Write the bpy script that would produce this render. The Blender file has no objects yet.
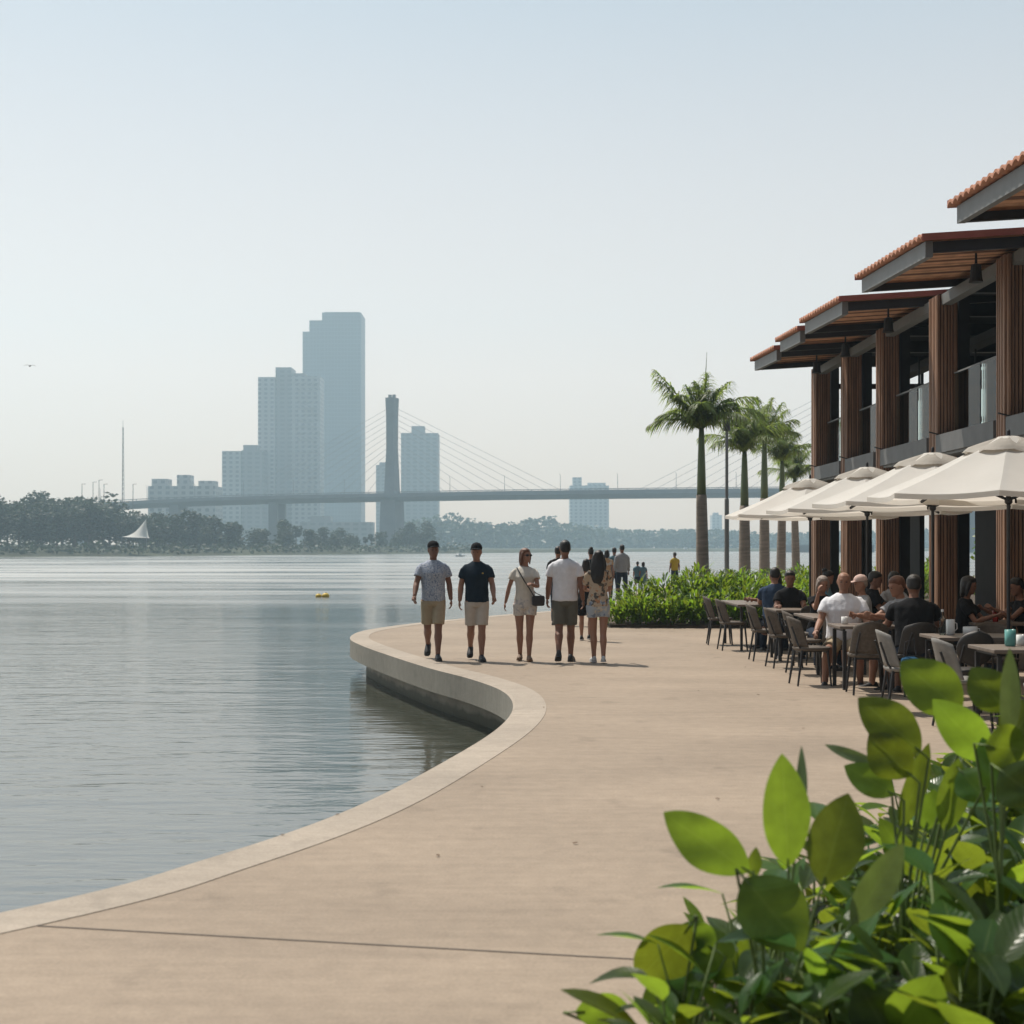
import bpy, math, random
from math import radians as R, sin, cos, pi, sqrt, atan2
from mathutils import Vector as V, Matrix, noise
random.seed(7)
scene = bpy.context.scene
COL = scene.collection
F, H, CX, HY = 1422.0, 1.68, 512.0, 547.0      # focal length in pixels, eye height, picture centre, horizon row
def at(x, y, Y):                                # a point of the photograph taken to depth Y
    return V(((x-CX)*Y/F, Y, H+(HY-y)*Y/F))

# ------------------------------------------------------------------ materials
def newmat(name):
    m = bpy.data.materials.new(name); m.use_nodes = True
    return m, m.node_tree.nodes, m.node_tree.links, m.node_tree.nodes['Principled BSDF']
def mat(name, col, rough=.6, var=.12, scale=6.0, bump=0.0, bscale=40.0, metal=0.0, spec=.4, trans=None, rnd=0.0, stretch=(1,1,1)):
    m, N, L, b = newmat(name)
    tc = N.new('ShaderNodeTexCoord'); mp = N.new('ShaderNodeMapping'); mp.inputs['Scale'].default_value = stretch
    L.new(tc.outputs['Object'], mp.inputs['Vector'])
    nz = N.new('ShaderNodeTexNoise'); nz.inputs['Scale'].default_value = scale; nz.inputs['Detail'].default_value = 5
    L.new(mp.outputs[0], nz.inputs['Vector'])
    mr = N.new('ShaderNodeMapRange'); mr.inputs[1].default_value = .25; mr.inputs[2].default_value = .75
    mr.inputs[3].default_value = 1-var; mr.inputs[4].default_value = 1+var
    L.new(nz.outputs['Fac'], mr.inputs[0])
    mx = N.new('ShaderNodeMix'); mx.data_type = 'RGBA'; mx.blend_type = 'MULTIPLY'; mx.inputs[0].default_value = 1
    mx.inputs[6].default_value = (*col, 1); L.new(mr.outputs[0], mx.inputs[7])
    out = mx.outputs[2]
    if rnd:
        oi = N.new('ShaderNodeObjectInfo'); hv = N.new('ShaderNodeHueSaturation')
        m2 = N.new('ShaderNodeMapRange'); m2.inputs[3].default_value = 1-rnd; m2.inputs[4].default_value = 1+rnd
        L.new(oi.outputs['Random'], m2.inputs[0]); L.new(m2.outputs[0], hv.inputs['Value']); L.new(out, hv.inputs['Color']); out = hv.outputs[0]
    L.new(out, b.inputs['Base Color'])
    b.inputs['Roughness'].default_value = rough; b.inputs['Metallic'].default_value = metal
    b.inputs['Specular IOR Level'].default_value = spec
    if bump:
        n2 = N.new('ShaderNodeTexNoise'); n2.inputs['Scale'].default_value = bscale; n2.inputs['Detail'].default_value = 4
        L.new(mp.outputs[0], n2.inputs['Vector'])
        bp = N.new('ShaderNodeBump'); bp.inputs['Strength'].default_value = bump; bp.inputs['Distance'].default_value = .02
        L.new(n2.outputs['Fac'], bp.inputs['Height']); L.new(bp.outputs[0], b.inputs['Normal'])
    if trans:
        tr = N.new('ShaderNodeBsdfTranslucent'); tr.inputs['Color'].default_value = (*trans[0], 1)
        ms = N.new('ShaderNodeMixShader'); ms.inputs[0].default_value = trans[1]
        o = N['Material Output']; L.new(b.outputs[0], ms.inputs[1]); L.new(tr.outputs[0], ms.inputs[2]); L.new(ms.outputs[0], o.inputs['Surface'])
    return m

def leaf_mat(name, col, tcol, tfac=.5, rough=.35, hue=.5, vein=.5):
    m, N, L, b = newmat(name)
    at_ = N.new('ShaderNodeAttribute'); at_.attribute_name = 'leafuv'
    sp = N.new('ShaderNodeSeparateXYZ'); L.new(at_.outputs['Vector'], sp.inputs[0])
    ab = N.new('ShaderNodeMath'); ab.operation = 'ABSOLUTE'; L.new(sp.outputs[0], ab.inputs[0])
    # side veins: bands running out and up from the midrib
    mv = N.new('ShaderNodeMath'); mv.operation = 'MULTIPLY_ADD'; mv.inputs[1].default_value = -.22; L.new(ab.outputs[0], mv.inputs[0]); L.new(sp.outputs[1], mv.inputs[2])
    sn = N.new('ShaderNodeMath'); sn.operation = 'MULTIPLY'; sn.inputs[1].default_value = 75; L.new(mv.outputs[0], sn.inputs[0])
    s2 = N.new('ShaderNodeMath'); s2.operation = 'SINE'; L.new(sn.outputs[0], s2.inputs[0])
    vr = N.new('ShaderNodeMapRange'); vr.inputs[1].default_value = .7; vr.inputs[2].default_value = 1; vr.inputs[3].default_value = 0; vr.inputs[4].default_value = .22*vein; L.new(s2.outputs[0], vr.inputs[0])
    md = N.new('ShaderNodeMapRange'); md.inputs[1].default_value = .035; md.inputs[2].default_value = .07; md.inputs[3].default_value = vein; md.inputs[4].default_value = 0; L.new(ab.outputs[0], md.inputs[0])
    mxm = N.new('ShaderNodeMath'); mxm.operation = 'MAXIMUM'; L.new(vr.outputs[0], mxm.inputs[0]); L.new(md.outputs[0], mxm.inputs[1])
    hs = N.new('ShaderNodeHueSaturation')
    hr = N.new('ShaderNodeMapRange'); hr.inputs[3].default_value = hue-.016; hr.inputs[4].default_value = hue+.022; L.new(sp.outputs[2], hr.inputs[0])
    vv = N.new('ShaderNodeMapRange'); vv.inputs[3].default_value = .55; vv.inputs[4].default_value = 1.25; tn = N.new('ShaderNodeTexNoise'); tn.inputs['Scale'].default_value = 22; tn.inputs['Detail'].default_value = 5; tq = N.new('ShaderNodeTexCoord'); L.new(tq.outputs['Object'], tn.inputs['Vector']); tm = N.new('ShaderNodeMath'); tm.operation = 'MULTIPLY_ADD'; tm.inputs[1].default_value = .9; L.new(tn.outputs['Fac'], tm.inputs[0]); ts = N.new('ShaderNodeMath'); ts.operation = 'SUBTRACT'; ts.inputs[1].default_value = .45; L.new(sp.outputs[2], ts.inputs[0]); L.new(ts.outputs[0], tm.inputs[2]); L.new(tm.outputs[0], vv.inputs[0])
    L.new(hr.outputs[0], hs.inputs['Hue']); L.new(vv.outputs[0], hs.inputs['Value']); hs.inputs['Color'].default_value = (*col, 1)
    mc = N.new('ShaderNodeMix'); mc.data_type = 'RGBA'; L.new(mxm.outputs[0], mc.inputs[0]); L.new(hs.outputs[0], mc.inputs[6]); mc.inputs[7].default_value = (.28, .36, .12, 1)
    L.new(mc.outputs[2], b.inputs['Base Color'])
    b.inputs['Roughness'].default_value = rough; b.inputs['Specular IOR Level'].default_value = .45
    h2 = N.new('ShaderNodeHueSaturation'); L.new(hr.outputs[0], h2.inputs['Hue']); L.new(vv.outputs[0], h2.inputs['Value']); h2.inputs['Color'].default_value = (*tcol, 1)
    tr = N.new('ShaderNodeBsdfTranslucent'); L.new(h2.outputs[0], tr.inputs['Color'])
    ms = N.new('ShaderNodeMixShader'); ms.inputs[0].default_value = tfac
    L.new(b.outputs[0], ms.inputs[1]); L.new(tr.outputs[0], ms.inputs[2]); L.new(ms.outputs[0], N['Material Output'].inputs['Surface'])
    bp = N.new('ShaderNodeBump'); bp.inputs['Strength'].default_value = .15; bp.inputs['Distance'].default_value = .003
    L.new(s2.outputs[0], bp.inputs['Height']); L.new(bp.outputs[0], b.inputs['Normal'])
    return m

def print_mat(name, base, c1, c2, scale, t1=.56, t2=.62):      # printed cloth: two blotchy colours over a base
    m, N, L, b = newmat(name)
    tc = N.new('ShaderNodeTexCoord')
    last = None
    for k, (c, t) in enumerate(((c1, t1), (c2, t2))):
        nz = N.new('ShaderNodeTexNoise'); nz.inputs['Scale'].default_value = scale*(1+.35*k); nz.inputs['Detail'].default_value = 2
        mp = N.new('ShaderNodeMapping'); mp.inputs['Location'].default_value = (k*7.3, k*3.1, 0); L.new(tc.outputs['Object'], mp.inputs[0]); L.new(mp.outputs[0], nz.inputs['Vector'])
        mr = N.new('ShaderNodeMapRange'); mr.inputs[1].default_value = t-.02; mr.inputs[2].default_value = t+.02; L.new(nz.outputs['Fac'], mr.inputs[0])
        mx = N.new('ShaderNodeMix'); mx.data_type = 'RGBA'; L.new(mr.outputs[0], mx.inputs[0])
        if last is None: mx.inputs[6].default_value = (*base, 1)
        else: L.new(last, mx.inputs[6])
        mx.inputs[7].default_value = (*c, 1); last = mx.outputs[2]
    L.new(last, b.inputs['Base Color']); b.inputs['Roughness'].default_value = .85; b.inputs['Specular IOR Level'].default_value = .2
    return m

# ------------------------------------------------------------------ mesh builder
def basis(d):
    d = d.normalized(); u = V((0, 0, 1)) if abs(d.z) < .95 else V((0, 1, 0))
    a = d.cross(u).normalized(); return a, a.cross(d).normalized()
class MB:
    def __init__(s): s.v = []; s.f = []; s.uv = None
    def add(s, vs, fs):
        o = len(s.v); s.v += [tuple(p) for p in vs]; s.f += [tuple(i+o for i in f) for f in fs]
    def box(s, lo, hi, M=None):
        x0, y0, z0 = lo; x1, y1, z1 = hi
        p = [V(q) for q in ((x0,y0,z0),(x1,y0,z0),(x1,y1,z0),(x0,y1,z0),(x0,y0,z1),(x1,y0,z1),(x1,y1,z1),(x0,y1,z1))]
        if M is not None: p = [M @ q for q in p]
        s.add(p, [(0,3,2,1),(4,5,6,7),(0,1,5,4),(1,2,6,5),(2,3,7,6),(3,0,4,7)])
    def bar(s, a, b, w, h):                      # box beam between two points
        a, b = V(a), V(b); x, y = basis(b-a)
        p = [q+x*i*w/2+y*j*h/2 for q in (a, b) for i, j in ((-1,-1),(1,-1),(1,1),(-1,1))]
        s.add(p, [(0,1,2,3),(7,6,5,4),(0,4,5,1),(1,5,6,2),(2,6,7,3),(3,7,4,0)])
    def tube(s, pts, rad, n=8, flat=1.0):
        pts = [V(p) for p in pts]; 
        if not hasattr(rad, '__len__'): rad = [rad]*len(pts)
        rings = []
        x0 = None
        for i, p in enumerate(pts):
            d = (pts[min(i+1, len(pts)-1)]-pts[max(i-1, 0)])
            if d.length < 1e-9: d = V((0,0,1))
            d.normalize()
            if x0 is None: x, y = basis(d)
            else:
                x = (x0-d*x0.dot(d)).normalized(); y = x.cross(d).normalized()
            x0 = x
            rings.append([p+x*cos(2*pi*k/n)*rad[i]+y*sin(2*pi*k/n)*rad[i]*flat for k in range(n)])
        s.loft(rings)
    def loft(s, rings, cap=True, closed=True):
        n = len(rings[0]); vs = [p for r in rings for p in r]; fs = []
        for i in range(len(rings)-1):
            for k in range(n if closed else n-1):
                a = i*n+k; b = i*n+(k+1) % n
                fs.append((a, b, b+n, a+n))
        if cap and closed:
            fs.append(tuple(range(n-1, -1, -1))); fs.append(tuple((len(rings)-1)*n+k for k in range(n)))
        s.add(vs, fs)
    def ell(s, c, r, n=12, m=8, M=None):
        c = V(c); rings = []
        for i in range(m+1):
            t = pi*(i+.02)/(m+.04)
            ring = [V((r[0]*sin(t)*cos(2*pi*k/n), r[1]*sin(t)*sin(2*pi*k/n), -r[2]*cos(t))) for k in range(n)]
            rings.append([(M @ p if M is not None else p)+c for p in ring])
        s.loft(rings)
    def lathe(s, prof, c=(0,0,0), n=16, cap=True):
        c = V(c); s.loft([[c+V((r*cos(2*pi*k/n), r*sin(2*pi*k/n), z)) for k in range(n)] for r, z in prof], cap)
    def leaf(s, base, d, nrm, L, W, droop=.25, fold=.18, nl=8, curl=0.0, shape=.9):
        base = V(base); d = V(d).normalized(); nrm = V(nrm); nrm = (nrm-d*nrm.dot(d)).normalized(); x = d.cross(nrm)
        if s.uv is None: s.uv = {}
        o = len(s.v); rv = random.random(); vs = []; fs = []
        us = (-1, -.5, 0, .5, 1)
        for i in range(nl+1):
            t = i/nl
            w = W/2*(sin(pi*min(1, t**shape))**.75 if 0 < t < 1 else 0.02)
            c = base+d*(L*t*(1-.12*droop*t))-nrm*(L*droop*t*t*.6)
            for u in us:
                vs.append(c+x*(u*w)+nrm*(abs(u)*w*fold+curl*w*sin(t*9+u*3)*.25)); s.uv[o+len(vs)-1] = (u, t, rv)
        for i in range(nl):
            for k in range(4):
                a = i*5+k; fs.append((a, a+1, a+6, a+5))
        s.add(vs, fs)
    def blade(s, base, d, L, W, droop, nl=4):      # a narrow strap leaf, three verts across
        base = V(base); d = V(d).normalized(); x = d.cross(V((0,0,1)));
        if x.length < .05: x = V((1,0,0))
        x.normalize(); nrm = x.cross(d).normalized()
        if s.uv is None: s.uv = {}
        o = len(s.v); rv = random.random(); vs = []; fs = []
        for i in range(nl+1):
            t = i/nl; w = W/2*(.35+1.3*t if t < .5 else 2*(1-t))+.001
            c = base+d*(L*t)-V((0,0,1))*(L*droop*t*t)
            for u in (-1, 0, 1):
                vs.append(c+x*(u*w)+nrm*abs(u)*w*.3); s.uv[o+len(vs)-1] = (u, t, rv)
        for i in range(nl):
            for k in range(2):
                a = i*3+k; fs.append((a, a+1, a+4, a+3))
        s.add(vs, fs)
    def mesh(s, name):
        me = bpy.data.meshes.new(name); me.from_pydata(s.v, [], s.f)
        if s.uv is not None:
            a = me.attributes.new('leafuv', 'FLOAT_VECTOR', 'POINT')
            buf = []
            for i in range(len(s.v)): buf += s.uv.get(i, (0, 0, .5))
            a.data.foreach_set('vector', buf)
        me.update(); return me
    def build(s, name, m, parent=None, smooth=False, bevel=0, loc=None):
        me = s.mesh(name); me.materials.append(m)
        if smooth: me.polygons.foreach_set('use_smooth', [True]*len(me.polygons))
        o = bpy.data.objects.new(name, me); COL.objects.link(o)
        if parent is not None: o.parent = parent
        if loc is not None: o.location = loc
        if bevel:
            b = o.modifiers.new('Bevel', 'BEVEL'); b.width = bevel; b.segments = 2; b.limit_method = 'ANGLE'
        return o
    def remesh(s, name, m, parent, voxel=.012, it=2, wr=0.0):     # one continuous skin over everything in the builder
        me = s.mesh(name); o = bpy.data.objects.new(name, me); COL.objects.link(o)
        md = o.modifiers.new('r', 'REMESH'); md.mode = 'VOXEL'; md.voxel_size = voxel
        sm = o.modifiers.new('s', 'SMOOTH'); sm.iterations = it; sm.factor = .5
        bpy.context.view_layer.update()
        m2 = bpy.data.meshes.new_from_object(o.evaluated_get(bpy.context.evaluated_depsgraph_get()))
        m2.name = name; bpy.data.objects.remove(o); bpy.data.meshes.remove(me)
        if wr:
            for v in m2.vertices:
                c = v.co; k = noise.noise(V((c.x*9, c.y*9, c.z*5)))+.5*noise.noise(V((c.x*21, c.y*21, c.z*13)))
                v.co = c+v.normal*k*wr
        m2.materials.clear(); m2.materials.append(m)
        m2.polygons.foreach_set('use_smooth', [True]*len(m2.polygons))
        o = bpy.data.objects.new(name, m2); COL.objects.link(o); o.parent = parent
        return o
def tag(o, label=None, cat=None, group=None, kind=None):
    for k, v in (('label', label), ('category', cat), ('group', group), ('kind', kind)):
        if v: o[k] = v
    return o
def thing(name, loc, label, cat, group=None, rz=0):
    o = bpy.data.objects.new(name, None); COL.objects.link(o); o.location = loc; o.rotation_euler = (0, 0, rz); o.empty_display_size = .1
    return tag(o, label, cat, group)
def dup(root, loc, rz=0, label=None, group=None, sc=1.0):
    r = root.copy(); COL.objects.link(r); r.location = loc; r.rotation_euler = (0, 0, rz); r.scale = (sc, sc, sc)
    if label: r['label'] = label
    if group: r['group'] = group
    for ch in list(root.children):
        c = ch.copy(); COL.objects.link(c); c.parent = r
        for g in list(ch.children):
            d = g.copy(); COL.objects.link(d); d.parent = c
    return r
def spline(pts, n=8):                            # Catmull-Rom through 2D/3D points
    out = []; P = [V(p) for p in pts]; P = [2*P[0]-P[1]]+P+[2*P[-1]-P[-2]]
    for i in range(1, len(P)-2):
        for k in range(n):
            t = k/n; a, b, c, d = P[i-1:i+3]
            out.append(.5*((2*b)+(c-a)*t+(2*a-5*b+4*c-d)*t*t+(3*b-a-3*c+d)*t**3))
    out.append(P[-2]); return out

M = {}
M['black_metal'] = mat('black_metal', (.025,.025,.028), .45, .2)
M['grey_steel'] = mat('grey_steel', (.17,.172,.17), .55, .12, 4)
M['wood'] = mat('wood_slat', (.285,.165,.108), .6, .4, 3, .2, 30, stretch=(6,6,.5))
M['wood_core'] = mat('wood_core', (.05,.025,.018), .7, .2)
M['tile'] = mat('clay_tile', (.52,.25,.16), .75, .3, 5, .3, 60)
M['fascia'] = mat('slab_fascia', (.12,.12,.12), .6, .15, 4)
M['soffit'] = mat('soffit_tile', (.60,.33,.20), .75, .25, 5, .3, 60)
def groove_shade(m):                                  # joints between the soffit tiles, their groove shade painted in as dark stripes
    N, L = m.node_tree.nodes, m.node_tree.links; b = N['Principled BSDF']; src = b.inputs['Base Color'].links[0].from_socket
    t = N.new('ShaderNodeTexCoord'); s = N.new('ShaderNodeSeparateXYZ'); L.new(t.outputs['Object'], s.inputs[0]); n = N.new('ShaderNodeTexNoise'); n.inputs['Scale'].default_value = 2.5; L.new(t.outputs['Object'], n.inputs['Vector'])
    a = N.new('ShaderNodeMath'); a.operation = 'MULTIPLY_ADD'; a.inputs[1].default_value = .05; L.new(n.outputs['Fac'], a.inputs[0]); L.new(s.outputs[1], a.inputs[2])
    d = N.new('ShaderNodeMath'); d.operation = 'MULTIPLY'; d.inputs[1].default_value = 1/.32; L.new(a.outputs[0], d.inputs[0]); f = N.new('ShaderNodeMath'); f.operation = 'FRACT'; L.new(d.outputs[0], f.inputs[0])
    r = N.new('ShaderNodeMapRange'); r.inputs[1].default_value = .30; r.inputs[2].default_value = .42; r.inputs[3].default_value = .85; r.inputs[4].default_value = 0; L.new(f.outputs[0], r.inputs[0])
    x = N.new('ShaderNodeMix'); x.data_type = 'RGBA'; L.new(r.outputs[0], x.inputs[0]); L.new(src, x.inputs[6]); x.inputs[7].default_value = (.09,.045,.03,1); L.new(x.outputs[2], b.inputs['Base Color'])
groove_shade(M['soffit'])
M['tile_red'] = mat('red_fascia', (.30,.085,.06), .7, .2, 4)
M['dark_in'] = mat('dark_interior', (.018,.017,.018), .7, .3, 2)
M['concrete_d'] = mat('plinth_concrete', (.26,.23,.21), .85, .2, 5, .3)
M['canvas'] = mat('umbrella_canvas', (.87,.85,.81), .9, .05, 3, .15, 60, spec=.1, trans=((.87,.81,.73), .45))
M['cap_canvas'] = mat('cap_canvas', (.45,.42,.38), .9, .15, 8, .4, 25, spec=.1, trans=((.5,.45,.38), .25))
M['chair_shell'] = mat('chair_shell', (.095,.076,.06), .6, .25, 30, .25, 90)
M['chair_light'] = mat('chair_shell_pale', (.22,.21,.195), .5, .15, 20, .15, 90)
M['chair_dark'] = mat('chair_shell_dark', (.04,.036,.034), .5, .2, 20)
M['table_top'] = mat('table_top', (.17,.135,.11), .45, .2, 4, .1, 30, stretch=(1,6,1))
M['ceramic'] = mat('white_ceramic', (.75,.74,.72), .25, .04)
M['teal'] = mat('teal_ceramic', (.12,.33,.30), .3, .1)
M['red_drink'] = mat('red_drink', (.35,.03,.02), .2, .1)
M['trunk'] = mat('palm_trunk', (.24,.20,.165), .9, .25, 3, .5, 8, stretch=(1,1,7))
M['shaft'] = mat('crown_shaft', (.12,.155,.07), .5, .2, 2)
M['bark'] = mat('bark', (.10,.075,.055), .9, .3, 4, .5, 12)
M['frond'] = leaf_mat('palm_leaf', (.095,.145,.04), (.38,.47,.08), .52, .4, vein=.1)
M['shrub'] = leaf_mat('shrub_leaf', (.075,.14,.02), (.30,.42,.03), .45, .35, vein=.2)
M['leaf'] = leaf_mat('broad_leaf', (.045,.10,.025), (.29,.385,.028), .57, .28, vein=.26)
M['leaf2'] = leaf_mat('pale_leaf', (.10,.14,.07), (.22,.29,.05), .35, .3, vein=.15)
M['stem'] = mat('green_stem', (.12,.17,.05), .6, .2)
M['canopy'] = leaf_mat('tree_leaf', (.045,.062,.034), (.06,.09,.03), .2, .6, vein=0)
M['skin'] = mat('skin', (.29,.15,.10), .55, .08, 10, spec=.35)
M['skin_d'] = mat('skin_tan', (.21,.105,.07), .55, .08, 10, spec=.35)
M['hair'] = mat('dark_hair', (.012,.009,.008), .45, .3, 20, .3, 120, stretch=(1,1,.15))
M['hair_b'] = mat('auburn_hair', (.13,.05,.025), .45, .3, 20, .3, 120, stretch=(1,1,.15))
M['hair_g'] = mat('grey_hair', (.25,.20,.17), .6, .3, 20, .3, 120)
M['shoe'] = mat('dark_shoe', (.02,.02,.024), .55, .2)
M['sole'] = mat('pale_sole', (.5,.5,.5), .6, .1)
M['sandal'] = mat('brown_sandal', (.16,.09,.05), .6, .2)
def cloth(name, c, v=.08): return mat(name, c, .9, v, 14, .25, 60, spec=.15)
# ------------------------------------------------------------------ camera, sky, sun, haze
cam = bpy.data.cameras.new('camera'); co = bpy.data.objects.new('camera', cam); COL.objects.link(co)
co.location = (0, 0, H); co.rotation_euler = (R(90), 0, 0)
cam.sensor_width = 36; cam.lens = F*36/1024; cam.shift_y = (HY-512)/1024; cam.clip_end = 9000; cam.clip_start = .05
cam.dof.use_dof = True; cam.dof.focus_distance = 20.8; cam.dof.aperture_fstop = cam.lens/1000/.0135
scene.camera = co
SUN_EL, SUN_AZ = R(60), R(-41)                  # azimuth from straight ahead, negative = to the left
w = bpy.data.worlds.new('World'); scene.world = w; w.use_nodes = True
wn, wl = w.node_tree.nodes, w.node_tree.links
sky = wn.new('ShaderNodeTexSky'); sky.sky_type = 'NISHITA'; sky.sun_disc = False
sky.sun_elevation = SUN_EL; sky.sun_rotation = SUN_AZ; sky.air_density = 1.0; sky.dust_density = 3.5; sky.ozone_density = 1.2; sky.altitude = 10
bg = wn['Background']; bg.inputs['Strength'].default_value = .15
tcw = wn.new('ShaderNodeTexCoord'); spw = wn.new('ShaderNodeSeparateXYZ'); wl.new(tcw.outputs['Generated'], spw.inputs[0])
rw = wn.new('ShaderNodeValToRGB'); wl.new(spw.outputs[2], rw.inputs[0]); rw.color_ramp.elements[0].position = 0.0; rw.color_ramp.elements[0].color = (1.13, .83, .585, 1)
rw.color_ramp.elements[1].position = .40; rw.color_ramp.elements[1].color = (.455, .53, .575, 1); e_ = rw.color_ramp.elements.new(.62); e_.color = (.36, .41, .44, 1); e_ = rw.color_ramp.elements.new(.12); e_.color = (1.21, .93, .735, 1)
vm = wn.new('ShaderNodeVectorMath'); vm.operation = 'SCALE'; vm.inputs['Scale'].default_value = 4.5; wl.new(rw.outputs[0], vm.inputs[0])
az = wn.new('ShaderNodeMapRange'); az.inputs[1].default_value = -.9; az.inputs[2].default_value = .5; az.inputs[3].default_value = .28*6.0; az.inputs[4].default_value = 6.0; wl.new(spw.outputs[1], az.inputs[0]); wl.new(az.outputs[0], vm.inputs['Scale'])
mw = wn.new('ShaderNodeMix'); mw.data_type = 'RGBA'; mw.inputs[0].default_value = .75; wl.new(sky.outputs[0], mw.inputs[6]); wl.new(vm.outputs[0], mw.inputs[7]); wl.new(mw.outputs[2], bg.inputs['Color'])
sl = bpy.data.lights.new('sun', 'SUN'); sl.energy = 4.8; sl.angle = R(.6); sl.color = (1, .93, .82)
so = bpy.data.objects.new('sun', sl); COL.objects.link(so)
sd = V((sin(SUN_AZ)*cos(SUN_EL), cos(SUN_AZ)*cos(SUN_EL), sin(SUN_EL)))
so.rotation_euler = (-sd).to_track_quat('-Z', 'Y').to_euler(); so.location = (0, 0, 60)
scene.view_settings.view_transform = 'Standard'; scene.view_settings.look = 'None'; scene.view_settings.exposure = .1; scene.view_settings.gamma = 1
cy = scene.cycles; cy.use_denoising = True; cy.max_bounces = 8; cy.transparent_max_bounces = 12; cy.volume_bounces = 3; cy.caustics_reflective = False; cy.caustics_refractive = False
cy.sample_clamp_indirect = 6
hm = bpy.data.materials.new('haze'); hm.use_nodes = True; hn = hm.node_tree.nodes; hn.clear()
ho = hn.new('ShaderNodeOutputMaterial'); hv = hn.new('ShaderNodeVolumePrincipled'); hm.node_tree.links.new(hv.outputs[0], ho.inputs['Volume'])
hv.inputs['Density'].default_value = .00045; hv.inputs['Color'].default_value = (.645, .86, 1, 1); hv.inputs['Anisotropy'].default_value = .35
b = MB(); b.box((-1700, -120, -3.2), (1700, 1850, 300)); tag(b.build('haze', hm), kind='stuff')

# ------------------------------------------------------------------ water
def water_mat():
    m, N, L, b = newmat('river_water')
    b.inputs['Base Color'].default_value = (.05, .055, .042, 1); b.inputs['IOR'].default_value = 3.7; b.inputs['Specular IOR Level'].default_value = .6
    g = N.new('ShaderNodeNewGeometry'); prev = None
    sp = N.new('ShaderNodeSeparateXYZ'); L.new(g.outputs['Position'], sp.inputs[0]); rr = N.new('ShaderNodeMapRange'); rr.inputs[1].default_value = 14; rr.inputs[2].default_value = 80; rr.inputs[3].default_value = .06; rr.inputs[4].default_value = .26; L.new(sp.outputs[1], rr.inputs[0])
    wp = N.new('ShaderNodeMapping'); wp.inputs['Scale'].default_value = (.025,.11,1); L.new(g.outputs['Position'], wp.inputs[0]); wz = N.new('ShaderNodeTexNoise'); wz.inputs['Scale'].default_value = 1; wz.inputs['Detail'].default_value = 7; wz.inputs['Roughness'].default_value = .65; L.new(wp.outputs[0], wz.inputs['Vector'])
    wr2 = N.new('ShaderNodeMapRange'); wr2.inputs[1].default_value = .38; wr2.inputs[2].default_value = .62; wr2.inputs[3].default_value = .45; wr2.inputs[4].default_value = 1.6; L.new(wz.outputs['Fac'], wr2.inputs[0])
    wm = N.new('ShaderNodeMath'); wm.operation = 'MULTIPLY'; L.new(rr.outputs[0], wm.inputs[0]); L.new(wr2.outputs[0], wm.inputs[1]); L.new(wm.outputs[0], b.inputs['Roughness'])
    for sx, sy, sc, st, dist in ((.10,.28,1,.35,.10),(.5,1.6,1,.5,.045),(1.5,5.0,1,.55,.024),(6,14,1,.35,.004)):
        mp = N.new('ShaderNodeMapping'); mp.inputs['Scale'].default_value = (sx, sy, 1); mp.inputs['Rotation'].default_value = (0, 0, R(6*sc)); L.new(g.outputs['Position'], mp.inputs[0])
        nz = N.new('ShaderNodeTexNoise'); nz.inputs['Scale'].default_value = 1; nz.inputs['Detail'].default_value = 3; nz.inputs['Distortion'].default_value = .4; L.new(mp.outputs[0], nz.inputs['Vector'])
        bp = N.new('ShaderNodeBump'); bp.inputs['Strength'].default_value = st; bp.inputs['Distance'].default_value = dist; L.new(nz.outputs['Fac'], bp.inputs['Height'])
        if prev: L.new(prev, bp.inputs['Normal'])
        prev = bp.outputs[0]
    L.new(prev, b.inputs['Normal'])
    return m
WZ = -.67
b = MB(); b.add([(-1600,-100,WZ),(1600,-100,WZ),(1600,1800,WZ),(-1600,1800,WZ)], [(0,1,2,3)])
tag(b.build('water', water_mat()), kind='structure')

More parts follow.
